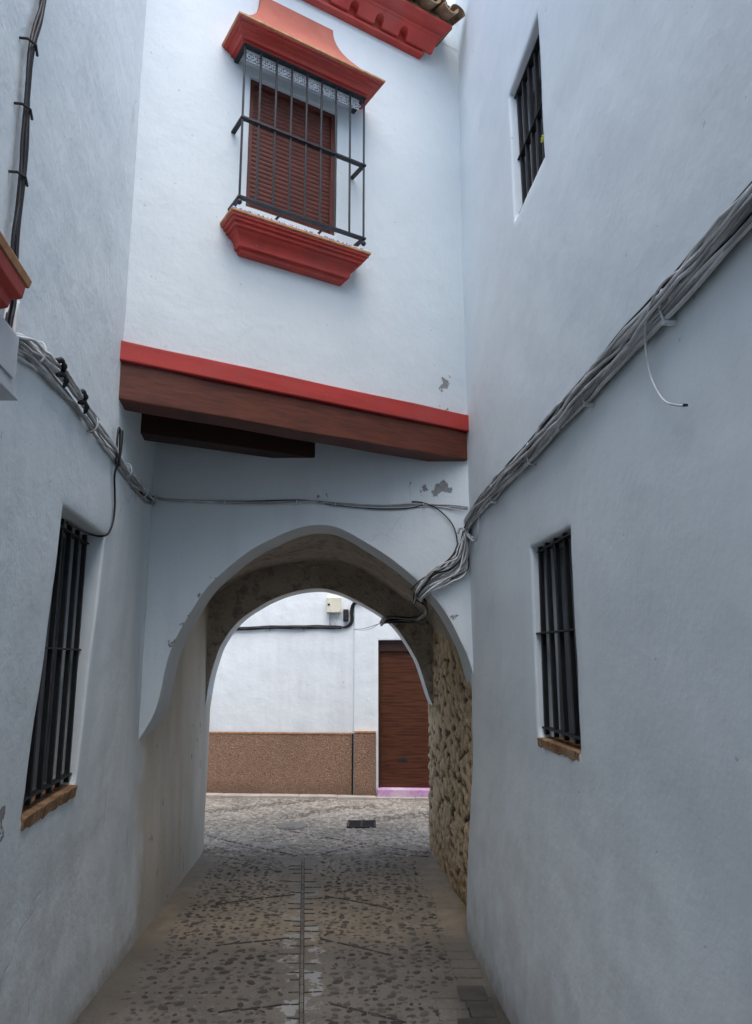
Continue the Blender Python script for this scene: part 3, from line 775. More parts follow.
# beams
def fbox(s0, s1, z0, z1, d0, d1):
    m = MB(); m.box(FF((s0+s1)/2, (z0+z1)/2, (d0+d1)/2), U*((s1-s0)/2), NF*((d1-d0)/2), Vector((0, 0, (z1-z0)/2))); return m
def wavy_beam(name, mat, s0, s1, z0, z1, d0, d1, amp, sd):
    m = MB(); n = 30; vs = []; fs = []
    for i in range(n+1):
        s = s0+(s1-s0)*i/n
        for (z, d) in ((z0, d0), (z0, d1), (z1, d1), (z1, d0)):
            w_ = amp*noise.noise(Vector((s*2.3, z*7, sd))); w2 = amp*noise.noise(Vector((s*2.1, d*9, sd+4)))
            vs.append(FF(s, z+w_, d+w2))
    for i in range(n):
        for e in range(4): fs.append((i*4+e, i*4+(e+1) % 4, (i+1)*4+(e+1) % 4, (i+1)*4+e))
    fs += [(0, 1, 2, 3), tuple(n*4+e for e in (3, 2, 1, 0))]; m.add(vs, fs)
    return m.build(name, mat, ha, bevel=.008)
wavy_beam('lintel_beam', M['beam'], -.03, 2.385, 3.125, 3.33, -.16, .022, .006, 1)['label'] = 'dark brown timber beam carrying the jettied wall'
wavy_beam('fascia_board', M['red2'], -.03, 2.40, 3.335, 3.452, -.02, .05, .005, 5)['label'] = 'red painted ledge along the top of the beam'
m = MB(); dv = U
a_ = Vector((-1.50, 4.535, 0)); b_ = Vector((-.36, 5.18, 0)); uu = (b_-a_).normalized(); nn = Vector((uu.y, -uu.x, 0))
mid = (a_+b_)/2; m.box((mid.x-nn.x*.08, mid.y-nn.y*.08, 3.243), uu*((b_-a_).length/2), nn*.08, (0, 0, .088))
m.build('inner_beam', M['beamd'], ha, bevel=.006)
# window of the upper wall
q = MB(); s0, s1, z0, z1 = .682, 1.325, 4.53, 5.465
q.add([FF(s0, z0, -.074), FF(s1, z0, -.074), FF(s1, z1, -.074), FF(s0, z1, -.074)], [(0, 1, 2, 3)])
win = q.build('window', M['back'], ha)
m = MB(); zz_ = z0+.01
while zz_ < z1-.03:
    hgt = .030
    a, b = s0+.03, s1-.03
    prf = [(-.0525, zz_), (-.0495, zz_+.004), (-.0475, zz_+.015), (-.0495, zz_+.027), (-.0525, zz_+.0315)]
    vs = []
    for (d, z) in prf: vs += [FF(a, z, d), FF(b, z, d)]
    m.add(vs, [(2*i, 2*i+1, 2*i+3, 2*i+2) for i in range(4)])
    zz_ += .032
m.build('shutter', M['shutter'], win)
m = MB()
for args in ((s0, s0+.034, z0, z1), (s1-.034, s1, z0, z1), (s0+.034, s1-.034, z1-.03, z1), (s0+.034, s1-.034, z0, z0+.02)):
    x = fbox(args[0], args[1], args[2], args[3], -.07, -.030); m.add(x.v, x.f)
m.build('frame', M['shutter'], win, bevel=.003)
# sill console
prof = [(.045, 4.172, .128), (.055, 4.175, .120), (.058, 4.198, .117), (.082, 4.200, .098), (.084, 4.212, .096), (.084, 4.222, .095), (.092, 4.245, .088), (.108, 4.263, .076), (.130, 4.272, .058), (.131, 4.284, .056), (.150, 4.286, .040), (.151, 4.306, .039), (.168, 4.308, .024), (.169, 4.324, .022), (.183, 4.327, .010), (.184, 4.34, .009)]
sl_ = console(FF, prof, .518, 1.478).build('window_sill', M['red'], ha, smooth=True, angle=28)
console(FF, [(.188, 4.341, .004), (.195, 4.345, 0), (.195, 4.358, 0), (.19, 4.36, .002)], .518, 1.478).build('edge_tile', M['terra'], sl_)
console(FF, [(.176, 4.3605, .012), (.176, 4.380, .012), (.17, 4.384, .016)], .518, 1.478).build('tile_course', M['bluetile'], sl_)
# hood
prof = [(.15, 5.522, .09), (.168, 5.523, .080), (.169, 5.534, .079), (.190, 5.535, .064), (.194, 5.545, .062), (.206, 5.555, .054), (.226, 5.560, .040), (.228, 5.566, .038), (.262, 5.567, .020), (.264, 5.575, .018), (.284, 5.576, .009), (.286, 5.582, .008)]
hd = console(FF, prof, .478, 1.528, cap=False).build('window_hood', M['red'], ha, smooth=True, angle=35)
m = fbox(.568, 1.438, 5.5285, 5.56, 0, .149); m.build('soffit', M['facade'], hd)
console(FF, [(.288, 5.582, .006), (.297, 5.586, 0), (.297, 5.598, 0), (.29, 5.601, .003)], .478, 1.528).build('edge_tile', M['terra'], hd)
prf = []
for i in range(15):
    t_ = i/14; d = .25*(1-t_)**1.8+.035; z = 5.602+.455*t_; e = .235*(1-(1-t_)**1.8)+.008
    prf.append((d, z, e))
prf.append((.036, 6.07, .245))
o = console(FF, prf, .478, 1.485+.02).build('pediment', M['salmon'], hd, smooth=True, angle=35); o['label'] = 'salmon concave plaster cap rising above the hood'
# projecting grille
D = .16; gs0, gs1 = .576, 1.440; zb, zm, zt = 4.462, 5.0, 5.512
gr = MB()
for i in range(9):
    s = gs0+(gs1-gs0)*i/8
    x = [FF(s, zb-.02 if i in (0, 8) else zb, D), FF(s, zt+.01, D)]; gr.tube(x, .0072, 8)
o_g = gr.build('grille', M['iron'], ha, smooth=True, angle=40); o_g['label'] = 'projecting cage of nine black iron bars'
for z in (zb, zm, zt):
    rl = MB()
    for x in (fbox(gs0-.012, gs1+.012, z-.006, z+.006, D-.020, D+.014), fbox(gs0-.012, gs0+.016, z-.0055, z+.0055, -.01, D-.021), fbox(gs1-.016, gs1+.012, z-.0055, z+.0055, -.01, D-.021)): rl.add(x.v, x.f)
    if z == zb:
        for s in (.86, 1.16): x = fbox(s-.007, s+.007, zb-.0045, zb+.0045, .0, D-.021); rl.add(x.v, x.f)
    rl.build('rail', M['iron'], o_g)
for s in (gs0, gs1):
    kn = MB(); c_ = FF(s, zb-.033, D); vs = []; 
    for a in range(7):
        ph = math.pi*a/6
        for b in range(10): th = 2*math.pi*b/10; vs.append(c_+Vector((math.sin(ph)*math.cos(th), math.sin(ph)*math.sin(th), math.cos(ph)))*.017)
    kn.add(vs, [(a*10+b, a*10+(b+1) % 10, (a+1)*10+(b+1) % 10, (a+1)*10+b) for a in range(6) for b in range(10)])
    kn.build('knob', M['iron'], o_g, smooth=True)
lc = MB(); dl_ = D-.03
for x in (fbox(gs0+.01, gs1-.02, zt-.008, zt-.004, dl_-.002, dl_+.002), fbox(gs0+.01, gs1-.02, zt-.076, zt-.072, dl_-.002, dl_+.002)): lc.add(x.v, x.f)
nq = 30
for i in range(nq):
    s = gs0+.025+(gs1-gs0-.06)*i/(nq-1)
    for j, z in enumerate((zt-.022, zt-.040, zt-.058)):
        s_ = s+(.5*(gs1-gs0-.06)/(nq-1) if j == 1 else 0); pts = [FF(s_+.0105*math.cos(2*math.pi*k/8), z+.0085*math.sin(2*math.pi*k/8), dl_) for k in range(9)]
        lc.tube(pts, .0030, 4, cap=False)
for i in range(8):
    s = gs0+(gs1-gs0)*(i+.0)/8+.05; pts = [FF(s+.028*math.cos(2*math.pi*k/10), zt-.040+.026*math.sin(2*math.pi*k/10), dl_+.004) for k in range(11)]; lc.tube(pts, .0032, 4, cap=False)
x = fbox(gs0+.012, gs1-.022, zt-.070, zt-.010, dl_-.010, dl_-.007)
x.build('lace_shade_plate', M['iron'], o_g)  # dark plate added behind the lace to stand for the shadow there
lc.build('lace_trim', M['lace'], o_g)['label'] = 'openwork pale metal lace under the hood'
# eaves cornice
er = 2.17
ec = console(FF, [(.03, 6.228, .155), (.05, 6.232, .14), (.052, 6.252, .138), (.035, 6.256, .15), (.055, 6.335, .135), (.055, 6.34, .135)], -.6, er).build('eaves_cornice', M['red'], ha)
m = MB()     # arcaded frieze: slanted plate with rounded notches
s_list = [1.819-.21*i for i in range(12)]
def fz(s, z):   # slanted plate: d grows with z
    return FF(s, z, .072+(z-6.262)/.075*.065)
seg_edges = []
for i, c_ in enumerate(s_list):
    r_ = .034; right = c_+.105 if i else er-.075; left = c_-.105
    arc = [(c_+r_*math.cos(a*math.pi/8), 6.290+.030*math.sin(a*math.pi/8)) for a in range(9)]
    low = [(right, 6.262), (c_+r_, 6.262)]+arc+[(c_-r_, 6.262), (left, 6.262)]
    front = []; b_ = []
    vs = []; 
    for s, z in low: vs += [fz(s, z), FF(s, z, .05), fz(s, 6.337)]
    n_ = len(low)
    m.add(vs, [(3*k, 3*k+3, 3*k+5, 3*k+2) for k in range(n_-1)]+[(3*k, 3*k+1, 3*k+4, 3*k+3) for k in range(n_-1)])
e_ = er-.075; m.add([fz(e_, 6.262), fz(e_, 6.337), FF(e_, 6.337, .05), FF(e_, 6.262, .05)], [(0, 1, 2, 3)])
m.build('frieze', M['red'], ec)
console(FF, [(.137, 6.337, .065), (.145, 6.341, .058), (.15, 6.356, .052), (.17, 6.362, .04), (.195, 6.375, .022), (.215, 6.392, .01), (.225, 6.398, .004), (.23, 6.415, 0), (.225, 6.418, .004)], -.6, er).build('top_moulding', M['red'], ec, smooth=True, angle=35)
m = fbox(-.6, er+.02, 6.42, 6.47, 0, .20); m.build('eaves_mortar', M['moss'], ha)
for i in range(12):
    s = 2.105-.165*i; m = MB()
    # upward curved channel tile, tapering, projecting over the cornice
    for rr_, z_off in ((.066, 0),):
        n_ = 10; vs = []
        for (d, k, dz) in ((.31, 1, 0), (.0, .92, .08), (-.2, .88, .14)):
            for th_ in (0, .012):
                for a in range(n_+1):
                    w_ = math.pi+math.pi*a/n_; vs.append(FF(s+(rr_-th_)*k*math.cos(w_), 6.493+dz+(rr_-th_)*k*.95*math.sin(w_)+rnd.uniform(-.001, .001), d))
        N1 = n_+1; fs = []
        for q_ in range(2):
            for a in range(n_):
                o1 = q_*2*N1; o2 = (q_+1)*2*N1
                fs.append((o1+a, o1+a+1, o2+a+1, o2+a)); fs.append((o1+N1+a, o1+N1+a+1, o2+N1+a+1, o2+N1+a))
        for a in range(n_): fs.append((a, a+1, N1+a+1, N1+a))
        for q_ in range(2):
            for a in (0, n_): o1 = q_*2*N1; o2 = (q_+1)*2*N1; fs.append((o1+a, o1+N1+a, o2+N1+a, o2+a))
        m.add(vs, fs)
    tb = m.build('roof_tile', M['tile'], ha, smooth=True, angle=40)
    m = MB(); m.tube([FF(s, 6.50, .25), FF(s, 6.535, .1)], [.045, .05], 9); m.build('mortar_plug', M['moss'], tb)
m = MB()
for i in range(12):
    s = 2.105+.0825-.165*i
    n_ = 8; vs = []
    for (d, dz) in ((.28, 0), (-.2, .12)):
        for a in range(n_+1): w_ = math.pi*a/n_; vs.append(FF(s+.068*math.cos(w_), 6.505+dz+.06*math.sin(w_), d))
    m.add(vs, [(a, a+1, n_+1+a+1, n_+1+a) for a in range(n_)])
m.build('cover_tiles', M['tile'], ha, smooth=True)

# ------------------------------------------------------------------ house across the street
hf = empty('whitewashed_house', (-.3, 12, 0), 'white house facing the archway with a brown pebbledash base and wooden door', 'house')
def PW(x, z, d):
    y = yfar(x)+d-(.03 if x > -.296 else 0); p = Vector((x, y, z)); p.y += lump(p+Vector((0, 3, 2)), .8); return p
dr = (.03, 1.02, .10, 2.012, .12)
A = lines_for(-.29, 3.0, .08, [(.03, 1.02)], .006); A = [a for a in A]
B = lines_for(-.05, 3.9, .08, [(.10, 2.012)], .006)  # unseen wall top kept low so sky light reaches the vault
mL = wall_sheet(PW, [-.302-.08*i for i in range(60)][::-1], B, [], .006)
mR = wall_sheet(PW, A, B, [dr], .006)
for (k, src) in enumerate((mR,)): mL.add(src.v, src.f)
z0_, z1_ = -.05, 3.9
mL.add([PW(-.302, z0_, 0), PW(-.29, z0_, 0), PW(-.29, z1_, 0), PW(-.302, z1_, 0)], [(0, 1, 2, 3)])
mL.build('wall', M['far'], hf, smooth=True, angle=50)
m = MB(); m.abox(-5, 3, 10.6, 17, 3.8, 3.9); m.abox(-5, 3, 16.9, 17, 0, 3.8); m.build('roof', M['tile'], hf)
def slab(x0, x1, z0, z1, d0, n=20, slope=(0, 0)):
    m = MB(); vs = []
    for i in range(n+1):
        x = x0+(x1-x0)*i/n; y = yfar(x)
        for z, d in ((z0, d0), (z1, d0), (z1, 0.03)): vs.append((x, y-d+.0*i, z))
    m.add(vs, [(i*3, i*3+3, i*3+4, i*3+1) for i in range(n)]+[(i*3+1, i*3+4, i*3+5, i*3+2) for i in range(n)]+[(0, 1, 2), (n*3, n*3+1, n*3+2)])
    return m
slab(-4.8, -.318, -.02, .79, .035).build('plinth', M['dado'], hf)
slab(-.288, .0, -.02, .815, .065).build('plinth', M['dado'], hf)
slab(-4.8, -.318, .79, .81, .042).build('plinth_cap', M['terra'], hf)
slab(-.288, .0, .815, .835, .072).build('plinth_cap', M['terra'], hf)
m = MB(); m.tube([(-.303, yfar(-.303)-.02, 0), (-.303, yfar(-.303)-.02, .80)], .013, 8); m.build('downpipe', M['cab_k'], hf)
q = MB()
def WF(x, z, d): return Vector((x, yfar(x)+d-.03, z))
q.add([WF(.03, .10, .085), WF(1.02, .10, .085), WF(1.02, 1.87, .085), WF(.03, 1.87, .085)], [(0, 1, 2, 3)])
door = q.build('door', M['door'], hf)
m = MB()
for (x0, x1, z0, z1, d0, d1) in ((.03, 1.02, 1.872, 2.012, .05, .11), (.03, .052, .10, 1.87, .05, .11)):
    m.add([WF(x0, z0, d0), WF(x1, z0, d0), WF(x1, z1, d0), WF(x0, z1, d0), WF(x0, z0, d1), WF(x1, z0, d1), WF(x1, z1, d1), WF(x0, z1, d1)], [(0, 1, 2, 3), (0, 1, 5, 4), (2, 3, 7, 6), (1, 2, 6, 5), (0, 3, 7, 4)])
m.build('frame', M['dframe'], door)
m = MB(); p = WF(.35, .47, .083)
m.add([WF(.30, .452, .078), WF(.41, .452, .078), WF(.41, .492, .078), WF(.30, .492, .078), WF(.30, .452, .086), WF(.41, .452, .086), WF(.41, .492, .086), WF(.30, .492, .086)], [(0, 1, 2, 3), (0, 1, 5, 4), (1, 2, 6, 5), (2, 3, 7, 6), (3, 0, 4, 7)])
m.build('letter_slot', M['iron'], door)
m = MB(); m.add([WF(.02, -.01, -.10), WF(1.05, -.01, -.10), WF(1.05, .115, -.10), WF(.02, .115, -.10), WF(.02, .118, .1), WF(1.05, .118, .1), WF(.02, -.01, .0)], [(0, 1, 2, 3), (3, 2, 5, 4), (0, 3, 4, 6)]); m.build('doorstep', M['pink'], hf)['label'] = 'pink tiled doorstep'

# meter box and black box on the far wall
def yw(x): return yfar(x)
t = empty('meter_box', (-.575, yw(-.575), 2.38), 'small cream electric box high on the white wall across the street', 'electric box')
m = MB(); m.abox(-.672, -.478, yw(-.57)-.085, yw(-.57)+.02, 2.375, 2.59); b_ = m.build('case', M['box_c'], t, bevel=.008)
m = MB(); m.abox(-.662, -.488, yw(-.57)-.093, yw(-.57)-.086, 2.385, 2.58); m.build('lid', M['box_c'], t, bevel=.003)
m = MB(); m.abox(-.655, -.625, yw(-.57)-.099, yw(-.57)-.094, 2.475, 2.50); m.build('latch', M['iron'], t)
t2 = empty('junction_box', (-.405, yw(-.4), 2.25), 'small black junction box beside the cream box on the far wall', 'junction box')
m = MB(); m.abox(-.445, -.372, yw(-.4)-.06, yw(-.4)+.02, 2.265, 2.425); b_ = m.build('case', M['cab_k'], t2, bevel=.006)
m = MB(); m.abox(-.435, -.382, yw(-.4)-.067, yw(-.4)-.061, 2.28, 2.41); m.build('lid', M['iron'], t2, bevel=.003)

# grey box on the left wall
t = empty('wall_box', (-1.12, 1.9, 2.46), 'pale painted utility box fixed to the left wall under the red ledge', 'utility box')
def LB(y, z, d): return Vector((xL(y, 2.6)+d, y, z))
def lbox(y0, y1, z0, z1, d0, d1):
    m = MB(); m.add([LB(y0, z0, d0), LB(y1, z0, d0), LB(y1, z1, d0), LB(y0, z1, d0), LB(y0, z0, d1), LB(y1, z0, d1), LB(y1, z1, d1), LB(y0, z1, d1)],
                    [(0, 1, 2, 3), (4, 5, 6, 7), (0, 1, 5, 4), (1, 2, 6, 5), (2, 3, 7, 6), (3, 0, 4, 7)]); return m
lbox(1.62, 2.045, 2.49, 2.672, -.01, .10).build('case', M['box_g'], t, bevel=.008)
lbox(1.66, 2.01, 2.53, 2.655, .101, .106).build('lid', M['box_g'], t, bevel=.003)
lbox(1.62, 2.055, 2.481, 2.489, -.01, .108).build('base_flange', M['box_g'], t, bevel=.003)
m = MB(); m.tube(spline([LB(1.9, 2.478, .05), LB(1.9, 2.44, .05), LB(1.88, 2.40, .03), LB(1.87, 2.30, .01)]), .011, 7); m.build('outlet_cable', M['cab_k'], t, smooth=True)

# ------------------------------------------------------------------ cables
def strands(root, guide, n, wide, deep, side, mats, radii, seed, sub=8, fan=None, nz=1.2, name='cable', rough_=1):
    """n wandering strands along guide; side(i,p)->(across, outward) unit vectors"""
    rnd = random.Random(seed); G = spline(guide, sub)
    for k in range(n):
        ou = (k+.5)/n-.5; ov = rnd.uniform(.0, 1); pts = []; a0 = rnd.uniform(0, 50)
        L = 0
        for i, p in enumerate(G):
            if i: L += (p-G[i-1]).length
            ac, ot = side(p); f_ = fan(i/(len(G)-1)) if fan else 1
            wu = ou+nz*.28*noise.noise(Vector((L*2.1, a0, 0)))+.10*nz*noise.noise(Vector((L*8, a0, 3)))
            wv = min(1, max(0, ov+.6*noise.noise(Vector((L*2.7, a0, 7)))))
            pts.append(p+ac*wu*wide*f_+ot*(wv*deep+.004))
        mb = MB(); mb.tube(pts, radii[k % len(radii)], 6)
        mb.build(name, mats[k % len(mats)], root, smooth=True)
def clip(root, p, ac, ot, h, mat, r=.004):
    mb = MB(); a = p-ac*h/2; b = p+ac*h/2
    mb.tube(spline([a-ot*.01, a+ot*.03, p+ot*.045, b+ot*.03, b-ot*.01], 3), r, 6)
    mb.build('clip', mat, root, smooth=True)
Z = Vector((0, 0, 1))
GRP = 'cable bundles fixed along the walls'
# right wall bundle
t = empty('cable_bundle', (.72, 3.5, 2.74), 'thick bundle of grey and black cables climbing along the right wall', 'cable bundle', GRP)
def sideR(p): return Vector((0, -.02, 1)), Vector((-1, 0, 0))
gd = [(xR(y, 2.8), y, z) for y, z in ((-1.5, 2.88), (.4, 2.84), (1.6, 2.80), (2.1, 2.785), (2.56, 2.775), (3.03, 2.757), (3.67, 2.735), (4.35, 2.722), (4.8, 2.70), (5.02, 2.675))]
seq = [M['cab_w'], M['cab_g'], M['cab_w'], M['cab_g'], M['cab_w'], M['cab_g'], M['cab_w'], M['cab_k'], M['cab_g'], M['cab_w'], M['cab_g'], M['cab_w'], M['cab_k'], M['cab_k'], M['cab_k']]
strands(t, gd, 15, .098, .035, sideR, seq, [.008, .007, .009, .006, .0075], 5, sub=10, nz=.55)
strands(t, [Vector(p)+Vector((-.012, 0, .052)) for p in gd], 3, .014, .02, sideR, [M['cab_k']], [.0065, .008], 6, sub=10, nz=.9)
strands(t, gd, 5, .06, .055, sideR, [M['cab_w'], M['cab_g']], [.006, .005], 15, sub=10, nz=1.6)
for y in (2.05, 2.72, 3.5, 4.3):
    zc = 2.80-.035*(y-1.5)*.8; clip(t, Vector((xR(y, 2.8), y, zc-.01)), Z, Vector((-1, 0, 0)), .115, M['cab_w'], .004)
for i, (y, dz) in enumerate(((2.05, 0), (2.72, 0), (4.3, 0))):
    mb = MB(); zc = 2.80-.035*(y-1.5)*.8-.065; mb.box((xR(y, 2.8)-.02, y, zc), (.02, 0, 0), (0, .007, 0), (0, 0, .005)); mb.build('bracket', M['cab_w'], t)
mb = MB(); mb.tube(spline([(xR(1.0, 2.8)-.03, 1.0, 2.80), (xR(1.5, 2.8)-.03, 1.5, 2.79), (xR(1.8, 2.8)-.038, 1.8, 2.795), (.86-.042, 1.97, 2.805), (.848-.03, 2.11, 2.765), (.843-.012, 2.17, 2.69), (.846-.006, 2.17, 2.60), (.849-.004, 2.10, 2.50), (.853, 2.02, 2.456), (.86, 1.985, 2.444)], 8), .0036, 7)
mb.build('hanging_cable', M['cab_w'], t, smooth=True)['label'] = 'pale loose cable curving down out of the bundle to a screw'
mb = MB(); mb.tube([(.865, 1.985, 2.444), (.853, 1.985, 2.444)], [.004, .005], 8); mb.build('screw', M['iron'], t)
# bundle over the arch shoulder into the vault
t = empty('cable_bundle', (.45, 5.1, 2.4), 'tangle of grey and black cables sweeping down over the arch shoulder', 'cable bundle', GRP)
def sideA(p):
    if p.z > 2.6: return Vector((.9, 0, .2)), Vector((0, -1, 0))
    if p.y > 5.3: return Vector((.5, 0, .6)), Vector((-.3, 0, -.3))
    return Vector((.62, 0, -.6)), Vector((0, -1, 0))
gd2 = [(.650, 4.95, 2.68), (.635, 5.04, 2.655), (.615, 5.09, 2.60), (.595, 5.10, 2.50), (.555, 5.10, 2.40), (.46, 5.10, 2.325), (.37, 5.10, 2.265), (.305, 5.11, 2.205), (.285, 5.16, 2.17), (.30, 5.35, 2.175)]
fan = lambda u_: 1.0+1.9*math.exp(-((u_-.50)/.19)**2)
strands(t, gd2, 13, .062, .04, sideA, [M['cab_k'], M['cab_k'], M['cab_g'], M['cab_k'], M['cab_g'], M['cab_w'], M['cab_g'], M['cab_w'], M['cab_w'], M['cab_g'], M['cab_w'], M['cab_w'], M['cab_w']], [.0055, .005, .006, .0065], 21, sub=7, fan=fan, nz=1.7)
strands(t, gd2, 6, .05, .07, sideA, [M['cab_w'], M['cab_g'], M['cab_k']], [.005, .0045], 23, sub=7, fan=fan, nz=2.6)
mb = MB(); mb.tube(spline([(.56, 5.07, 2.60), (.575, 5.05, 2.635), (.60, 5.05, 2.625), (.635, 5.0, 2.57), (.652, 4.93, 2.545)], 6), .0095, 8); mb.build('cable', M['cab_w'], t, smooth=True)
mb = MB(); mb.tube(spline([(.665, 4.75, 2.70), (.655, 4.72, 2.60), (.65, 4.76, 2.52), (.64, 4.88, 2.52), (.61, 5.05, 2.60)], 6), .006, 8); mb.build('cable', M['cab_w'], t, smooth=True)
mb = MB(); mb.tube(spline([(.25, 5.12, 2.835), (.33, 5.115, 2.825), (.42, 5.11, 2.785), (.50, 5.105, 2.71), (.545, 5.10, 2.63), (.56, 5.10, 2.54)], 6), .0045, 7); mb.build('cable', M['cab_k'], t, smooth=True)
mb = MB(); mb.tube(spline([(.565, 5.09, 2.54), (.52, 5.09, 2.45), (.42, 5.09, 2.36), (.30, 5.09, 2.28), (.24, 5.10, 2.22)], 6), .005, 7); mb.build('cable', M['cab_k'], t, smooth=True)
# along the vault
t = empty('cable_bundle', (.35, 6.4, 2.1), 'dark cables strapped inside the vault above the stone wall', 'cable bundle', GRP)
gd3 = [(.30, 5.30, 2.175), (.37, 5.6, 2.16), (.42, 6.2, 2.14), (.40, 6.9, 2.12), (.33, 7.15, 2.12), (.20, 7.17, 2.13), (.105, 7.18, 2.125), (.06, 7.35, 2.11), (.055, 7.62, 2.11)]
strands(t, gd3, 8, .05, .03, lambda p: (Vector((.1, .1, 1)), Vector((-.4, -.6, 0))), [M['cab_k'], M['cab_k'], M['cab_g']], [.007, .006, .008], 31, sub=7, nz=1.2)
# line across the street
mb = MB(); mb.tube(spline([(.055, 7.60, 2.115), (-.06, 8.5, 2.118), (-.17, 9.4, 2.13), (-.29, 10.25, 2.16)], 8), .004, 6)
mb.tube(spline([(.055, 7.60, 2.12), (-.05, 8.5, 2.10), (-.17, 9.4, 2.112), (-.29, 10.25, 2.155)], 8), .003, 6)
tag(mb.build('overhead_cable', M['cab_g'], smooth=True), 'thin pair of cables strung across the street to the far wall', 'cable')
# wire over the arch
t = empty('cable_run', (-.5, 5.13, 2.82), 'thin cables running level across the wall above the arch', 'cables', GRP)
wp = [(-1.575, 2.86), (-1.40, 2.842), (-1.22, 2.834), (-.88, 2.826), (-.53, 2.836), (-.25, 2.818), (.03, 2.803), (.30, 2.812), (.55, 2.80), (.64, 2.79)]
g0 = [(x, 5.128, z) for x, z in wp]
strands(t, g0, 3, .016, .012, lambda p: (Z, Vector((0, -1, 0))), [M['cab_g'], M['cab_w'], M['cab_g']], [.0045, .004, .005], 41, sub=8, nz=1.6)
mb = MB(); mb.tube(spline([(-1.57, 5.12, 2.875), (-1.45, 5.12, 2.852), (-1.2, 5.12, 2.842), (-.88, 5.12, 2.838), (-.5, 5.12, 2.845), (-.3, 5.12, 2.81), (0, 5.12, 2.783), (.2, 5.12, 2.785), (.34, 5.12, 2.81)], 6), .004, 6); mb.build('cable', M['cab_k'], t, smooth=True)
mb = MB(); mb.tube(spline([(-1.3, 5.12, 2.84), (-.9, 5.12, 2.812), (-.45, 5.12, 2.825), (-.2, 5.12, 2.80), (.1, 5.12, 2.79), (.4, 5.12, 2.80), (.62, 5.11, 2.765)], 6), .0035, 6); mb.build('cable', M['cab_w'], t, smooth=True)
for x in (-1.05, -.55, -.28, .1, .33):
    clip(t, Vector((x, 5.125, 2.828 if x < -.4 else 2.808)), Z, Vector((0, -1, 0)), .022, M['cab_w'], .003)
# left wall bundle
t = empty('cable_bundle', (-1.25, 3.4, 2.8), 'bundle of grey painted cables along the left wall from the utility box', 'cable bundle', GRP)
def sideL(p): return Vector((0, 0, 1)), Vector((1, 0, 0))
gd4 = [(xL(y, 2.8), y, z) for y, z in ((1.95, 2.62), (2.12, 2.70), (2.3, 2.755), (2.5, 2.785), (2.7, 2.80), (3.0, 2.805), (3.3, 2.80), (3.7, 2.80), (4.15, 2.785), (4.6, 2.79), (4.95, 2.815), (5.12, 2.85))]
strands(t, gd4, 8, .055, .03, sideL, [M['cab_g'], M['cab_w'], M['cab_w'], M['cab_g'], M['cab_w']], [.0065, .007, .0055], 51, sub=8, nz=1.5)
gd5 = gd4[:7]
strands(t, gd5, 3, .06, .05, sideL, [M['cab_w'], M['cab_g'], M['cab_w']], [.006, .005], 57, sub=8, nz=2.0)
for i, (y, z) in enumerate(((2.62, 2.815), (2.66, 2.775), (2.95, 2.815), (2.98, 2.78))):
    mb = MB(); x = xL(y, 2.8)+.035; mb.tube(spline([(x, y-.03, z+.012), (x+.02, y-.01, z+.02), (x+.022, y+.012, z+.004), (x+.004, y+.035, z-.012)], 4), [.005, .009, .010, .013, .011, .009, .007, .011, .012, .008, .010, .007, .005], 7)
    mb.build('splice', M['cab_k'], t, smooth=True)
for y in (2.45, 3.25, 4.1, 4.65): clip(t, Vector((xL(y, 2.8), y, 2.80 if y < 4.5 else 2.80)), Z, Vector((1, 0, 0)), .07, M['cab_w'], .004)
mb = MB(); mb.tube(spline([(xL(4.7, 2.8)+.03, 4.55, 2.78), (xL(4.8, 2.8)+.03, 4.8, 2.79), (xL(5, 2.8)+.02, 5.0, 2.82), (-1.54, 5.12, 2.865)], 5), .009, 7); mb.build('cable', M['cab_k'], t, smooth=True)
# coil and drop to the window
def LX(y, z, d): return Vector((xL(y, z)+d, y, z))
t = None
mb = MB(); P_ = [LX(3.75, 2.74, .03), LX(3.745, 2.84, .03), LX(3.75, 2.92, .03), LX(3.775, 2.945, .03), LX(3.80, 2.92, .03), LX(3.795, 2.82, .035), LX(3.775, 2.74, .04), LX(3.76, 2.80, .045), LX(3.765, 2.91, .045), LX(3.785, 2.925, .045), LX(3.79, 2.86, .045), LX(3.78, 2.78, .04),
      LX(3.785, 2.70, .02), LX(3.84, 2.62, .014), LX(3.875, 2.55, .012), LX(3.86, 2.46, .012), LX(3.80, 2.395, .012), LX(3.73, 2.365, .008), LX(3.72, 2.362, -.03), LX(3.60, 2.36, -.06), LX(3.3, 2.355, -.07)]
mb.tube(spline(P_, 7), .0055, 7)
tag(mb.build('coiled_cable', M['cab_k'], smooth=True), 'black cable coiled over the left bundle and dropping to the window corner', 'cable')
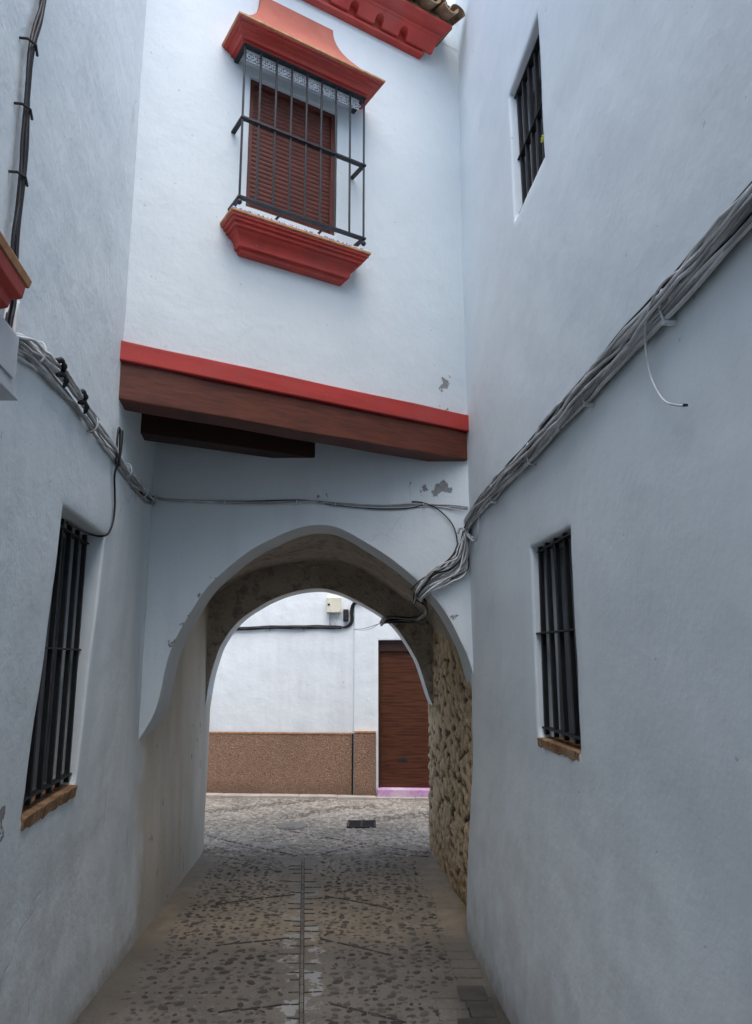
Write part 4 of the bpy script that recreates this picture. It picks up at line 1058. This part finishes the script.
# black vertical cable on the left wall
t = empty('cable_bundle', (-1.11, 2.12, 2.7), 'black cables running straight up the left wall past the red ledge', 'cable bundle', GRP)
gv = [LX(y, z, .012) for y, z in ((2.13, 2.66), (2.136, 2.77), (2.144, 2.84), (2.119, 3.03), (2.127, 3.206), (2.113, 3.465), (2.099, 3.694), (2.159, 3.946), (2.2, 4.3), (2.2, 5.0), (2.25, 5.8))]
strands(t, gv, 5, .030, .022, lambda p: (Vector((0, 1, 0)), Vector((1, 0, 0))), [M['cab_k']], [.0065, .0055, .006], 61, sub=8, nz=1.4)
strands(t, gv[:3], 2, .03, .03, lambda p: (Vector((0, 1, 0)), Vector((1, 0, 0))), [M['cab_w']], [.008], 63, sub=6, nz=.5)
for z, y in ((3.24, 2.125), (3.47, 2.11), (3.70, 2.10), (4.1, 2.17)):
    mb = MB(); x = xL(y, z); mb.tube([(x-.01, y-.045, z), (x+.03, y-.04, z), (x+.042, y-.01, z+.004), (x+.03, y+.03, z)], .0045, 6); mb.build('clip', M['iron'], t)
# black bundle on far wall
t = empty('cable_bundle', (-.9, 10.28, 2.18), 'thick black cables along the white wall across the street', 'cable bundle', GRP)
gf = [(x, yfar(x)-.012-(.03 if x > -.296 else 0), z) for x, z in ((-3.2, 2.17), (-2.4, 2.172), (-1.868, 2.172), (-1.45, 2.19), (-1.04, 2.192), (-.7, 2.188), (-.45, 2.185), (-.36, 2.215), (-.325, 2.29), (-.33, 2.38), (-.315, 2.47), (-.27, 2.52), (-.18, 2.53), (0.0, 2.60), (.5, 2.75))]
strands(t, gf, 6, .046, .03, lambda p: (Vector((0, 0, 1)) if p.x < -.45 else Vector((.8, 0, -.3)), Vector((0, -1, 0))), [M['cab_k']], [.008, .009, .006], 71, sub=7, nz=.9)
mb = MB(); mb.tube(spline([(-.62, yw(-.6)-.03, 2.375), (-.63, yw(-.6)-.02, 2.30), (-.62, yw(-.6)-.03, 2.22)], 4), .008, 6); mb.build('drop_cable', M['cab_g'], t, smooth=True)
mb = MB(); mb.tube(spline([(-.58, yw(-.6)-.03, 2.375), (-.565, yw(-.6)-.02, 2.30), (-.54, yw(-.6)-.03, 2.22)], 4), .007, 6); mb.build('drop_cable', M['cab_w'], t, smooth=True)
for x in (-1.9, -1.45, -.98): clip(t, Vector((x, yfar(x), 2.18)), Z, Vector((0, -1, 0)), .06, M['iron'], .005)
